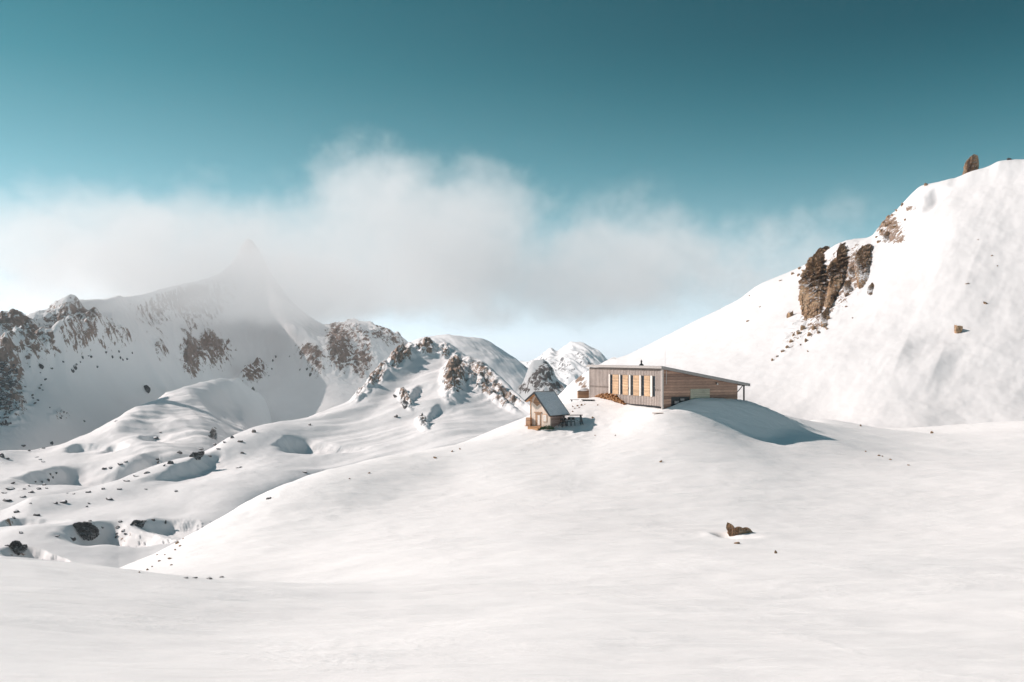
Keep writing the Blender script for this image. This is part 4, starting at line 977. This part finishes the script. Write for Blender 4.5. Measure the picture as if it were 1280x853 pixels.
# planks and log left of the chalet
for k_, (px, py, ln, a, lb) in enumerate([(662, 533, 1.5, 20, 'orange plank lying on the snow at the left foot of the small chalet'), (672, 537, 1.8, -12, 'orange plank lying on the snow in front of the chalet door')]):
    p = world_at(px, py); o = part('plank', W_orange, None, (box, -ln / 2, ln / 2, -.14, .14, -.03, .07)); o.location = p + Vector((0, 0, .05)); o.rotation_euler = (0, 0, R(a)); tag(o, lb, 'plank')
# low evergreen bush at the chalet's near corner
b = NB('evergreen'); b.l(b.ramp(b.noise(9, 4, .7, b.obj()), (.35, (.015, .045, .022)), (.6, (.05, .14, .06)), (.8, (.14, .30, .12))), b.b.inputs['Base Color']); b.b.inputs['Roughness'].default_value = .6
p = world_at(684, 537); bush = thing('shrub', 'low green evergreen bush at the front corner of the small chalet', 'shrub', p)
rs = np.random.RandomState(4); V = []; Fc = []
for i in range(900):
    th = rs.rand() * 6.283; r = rs.rand() ** .6; zz = rs.rand() * (1 - r * .7) * .62; c = np.array([.95 * r * math.cos(th), .5 * r * math.sin(th), zz]); d = np.array([math.cos(th), math.sin(th), rs.uniform(.0, .9)]) * rs.uniform(.12, .26)
    s_ = np.cross(d, rs.normal(size=3)); s_ = s_ / np.linalg.norm(s_) * .035; k = len(V); V += [c, c + d * .5 + s_, c + d, c + d * .5 - s_]; Fc.append((k, k + 1, k + 2, k + 3))
mesh_obj('foliage', V, Fc, b.m, bush)
part('stem', W_gtop, bush, *[(beam, (0, 0, -.1), (.6 * math.cos(a), .3 * math.sin(a), .35), .03) for a in (0, 1.3, 2.4, 3.6, 5)])

# trestle table and stacked chairs right of the chalet
def trestle_table():
    p0 = world_at(703, 533); p1 = world_at(728, 531)
    a = P(703.5, 533, 151.5); z = p0.z
    t = thing('trestle_table', 'long dark outdoor table on slanting legs beside the small chalet', 'table', Vector((P(703,519,151).x, 151.0, P(703,519,151).z - 1.45)), R(8))
    L = 3.1
    part('tabletop', M_base, t, (box, 0, L, -.38, .38, 1.38, 1.46))
    for x0, dx in ((.25, -.35), (.25, .28), (L - .25, .38), (L - .3, -.02)):
        part('leg', M_base, t, (beam, (x0, -.3, 1.38), (x0 + dx, -.34, -.5), .08), (beam, (x0, .3, 1.38), (x0 + dx, .34, -.5), .08))
    part('brace', M_base, t, (beam, (.3, 0, 1.3), (L - .3, 0, .4), .05))
    return t
trestle_table()
def chair(px, py, Y, rz, label):
    p = P(px, py, Y); t = thing('garden_chair', label, 'chair', p, R(rz), 'dark chairs by the chalet')
    part('seat', M_base, t, (box, -.24, .24, -.24, .24, .44, .49))
    part('backrest', M_base, t, (box, -.24, .24, .21, .25, .72, 1.05), (box, -.24, -.19, .21, .25, .49, .72), (box, .19, .24, .21, .25, .49, .72))
    for sx in (-1, 1):
        for sy in (-1, 1): part('leg', M_base, t, (beam, (sx * .22, sy * .22, .45), (sx * .26, sy * .26, -.2), .045))
    return t
chair(707, 531, 150.3, 20, 'dark garden chair under the left end of the long table, nearest the chalet')
chair(711, 531, 150.5, -15, 'dark garden chair, second from the chalet under the long table')
chair(716.5, 531, 150.2, 5, 'dark garden chair under the middle of the long table')
chair(701, 532, 150.0, -30, 'dark garden chair standing in the shade of the chalet side wall')

# snow-topped timber store, bench at the refuge's left end
st = P(729, 499, 172.0); z_ = st.z
s_ = thing('timber_bin', 'brown slatted bin under a deep snow cap at the left end of the refuge', 'bin', st, R(5))
sl_ = [(box, -.95, .95, -.5, -.45, .15 + i * .24, .33 + i * .24) for i in range(5)] + [(box, -.95, -.9, -.45, .5, .1, 1.35), (box, .9, .95, -.45, .5, .1, 1.35), (box, -.9, .9, .45, .5, .1, 1.35)]
part('slats', W_gtop, s_, *sl_); part('lid', M_base, s_, (box, -1.05, 1.05, -.6, .6, 1.36, 1.42))
v, f = ico(3); v = v * np.array([1.1, .65, .55]); v[:, 2] = np.maximum(v[:, 2], 0) + 1.42 + .05 * fbm(v[:, 0] * 3, v[:, 1] * 3, 2, 5); mesh_obj('snow_cap', v, f, M_cap, s_, True)
bt = thing('bench', 'dark wooden bench half sunk in snow below the snow-capped bin', 'bench', P(724, 503, 168), R(12))
part('seat', M_base, bt, (box, -1.6, 1.5, -.2, .2, .38, .46)); 
for x in (-1.3, 1.2): part('leg', M_base, bt, (box, x - .06, x + .06, -.18, .18, -.4, .38))
tb = thing('picnic_table', 'dark low table between the bench and the refuge facade', 'table', P(735, 505, 164), R(-20))
part('tabletop', M_base, tb, (box, -1.1, 1.0, -.4, .4, .62, .70)); part('bench_board', M_base, tb, (box, -1.1, 1.0, -.9, -.65, .3, .36))
for x in (-.8, .7): part('leg', M_base, tb, (beam, (x, -.3, .62), (x, -.75, -.4), .08), (beam, (x, .3, .62), (x, .6, -.4), .08))

# firewood heaped against the facade
logm = wood('split_firewood', (.50, .25, .10), 'z', 1.0, .45); rs = random.Random(3)
u = Vector((-.425, .905, 0)); wv = Vector((.905, .425, 0))
lib = []
for i in range(5):
    o = part('firewood_log', logm, None, (cyl, (0, -.28, 0), (0, .28, 0), .13 + .02 * i, .12 + .015 * i, 7)); lib.append(o)
cnt = 0
y_a, y_b = tpix(784), tpix(747)
for row, nlog in enumerate((26, 20, 12, 5)):
    for i in range(nlog):
        f_ = (i + .5 + rs.uniform(-.3, .3)) / nlog; w_ = (1 - row * .2)
        yy = (y_a + y_b) / 2 + (f_ - .5) * (y_b - y_a) * w_; src = lib[cnt % 5]
        o = src if cnt < 5 else src.copy()
        if cnt >= 5: COL.objects.link(o)
        q = HUT + u * yy - wv * (.42 - .05 * row + rs.uniform(-.08, .08)); gz = ground_z(q.x, q.y) or q.z
        gz = max(gz, HUT.z + .3)
        o.location = Vector((q.x, q.y, gz + .12 + row * .23)); o.rotation_euler = (rs.uniform(-.3, .3), rs.uniform(-.2, .2), HUT_RZ + R(90 + rs.uniform(-25, 25)))
        tag(o, 'split orange log in the firewood heap below the refuge windows', 'log', 'firewood heaped below the windows'); cnt += 1
p = world_at(788, 505); o = part('shovel_board', W_trim, None, (box, -.9, .9, -.16, .16, -.02, .05), (box, .9, 1.5, -.04, .04, 0, .05)); o.name = 'plank'; o.location = p + Vector((0, -.1, .1)); o.rotation_euler = (0, 0, R(-35)); tag(o, 'pale grey plank lying on the snow at the right end of the firewood heap', 'plank')
p = world_at(822, 517); o = part('plank', W_orange, None, (box, -.8, .8, -.15, .15, -.02, .05)); o.location = p + Vector((0, -.1, .05)); o.rotation_euler = (0, 0, R(-10)); tag(o, 'reddish plank on the snow below the near corner of the refuge', 'plank')
strew([(716,509,3,3),(722,508,4,3),(727,507,5,3),(731,506,3,2),(716,515,3,2),(718,511,2,2),(724,510,3,2)], 'small reddish stone on the path between the chalet and the refuge', 'stones between chalet and refuge', M_bare, only=None)
strew([(741,523,4,3),(747,507,3,2),(744,545,2,2),(769,545,2,2)], 'small dark stone on the snow in front of the refuge', 'stones before the refuge', M_bare, only=SF)
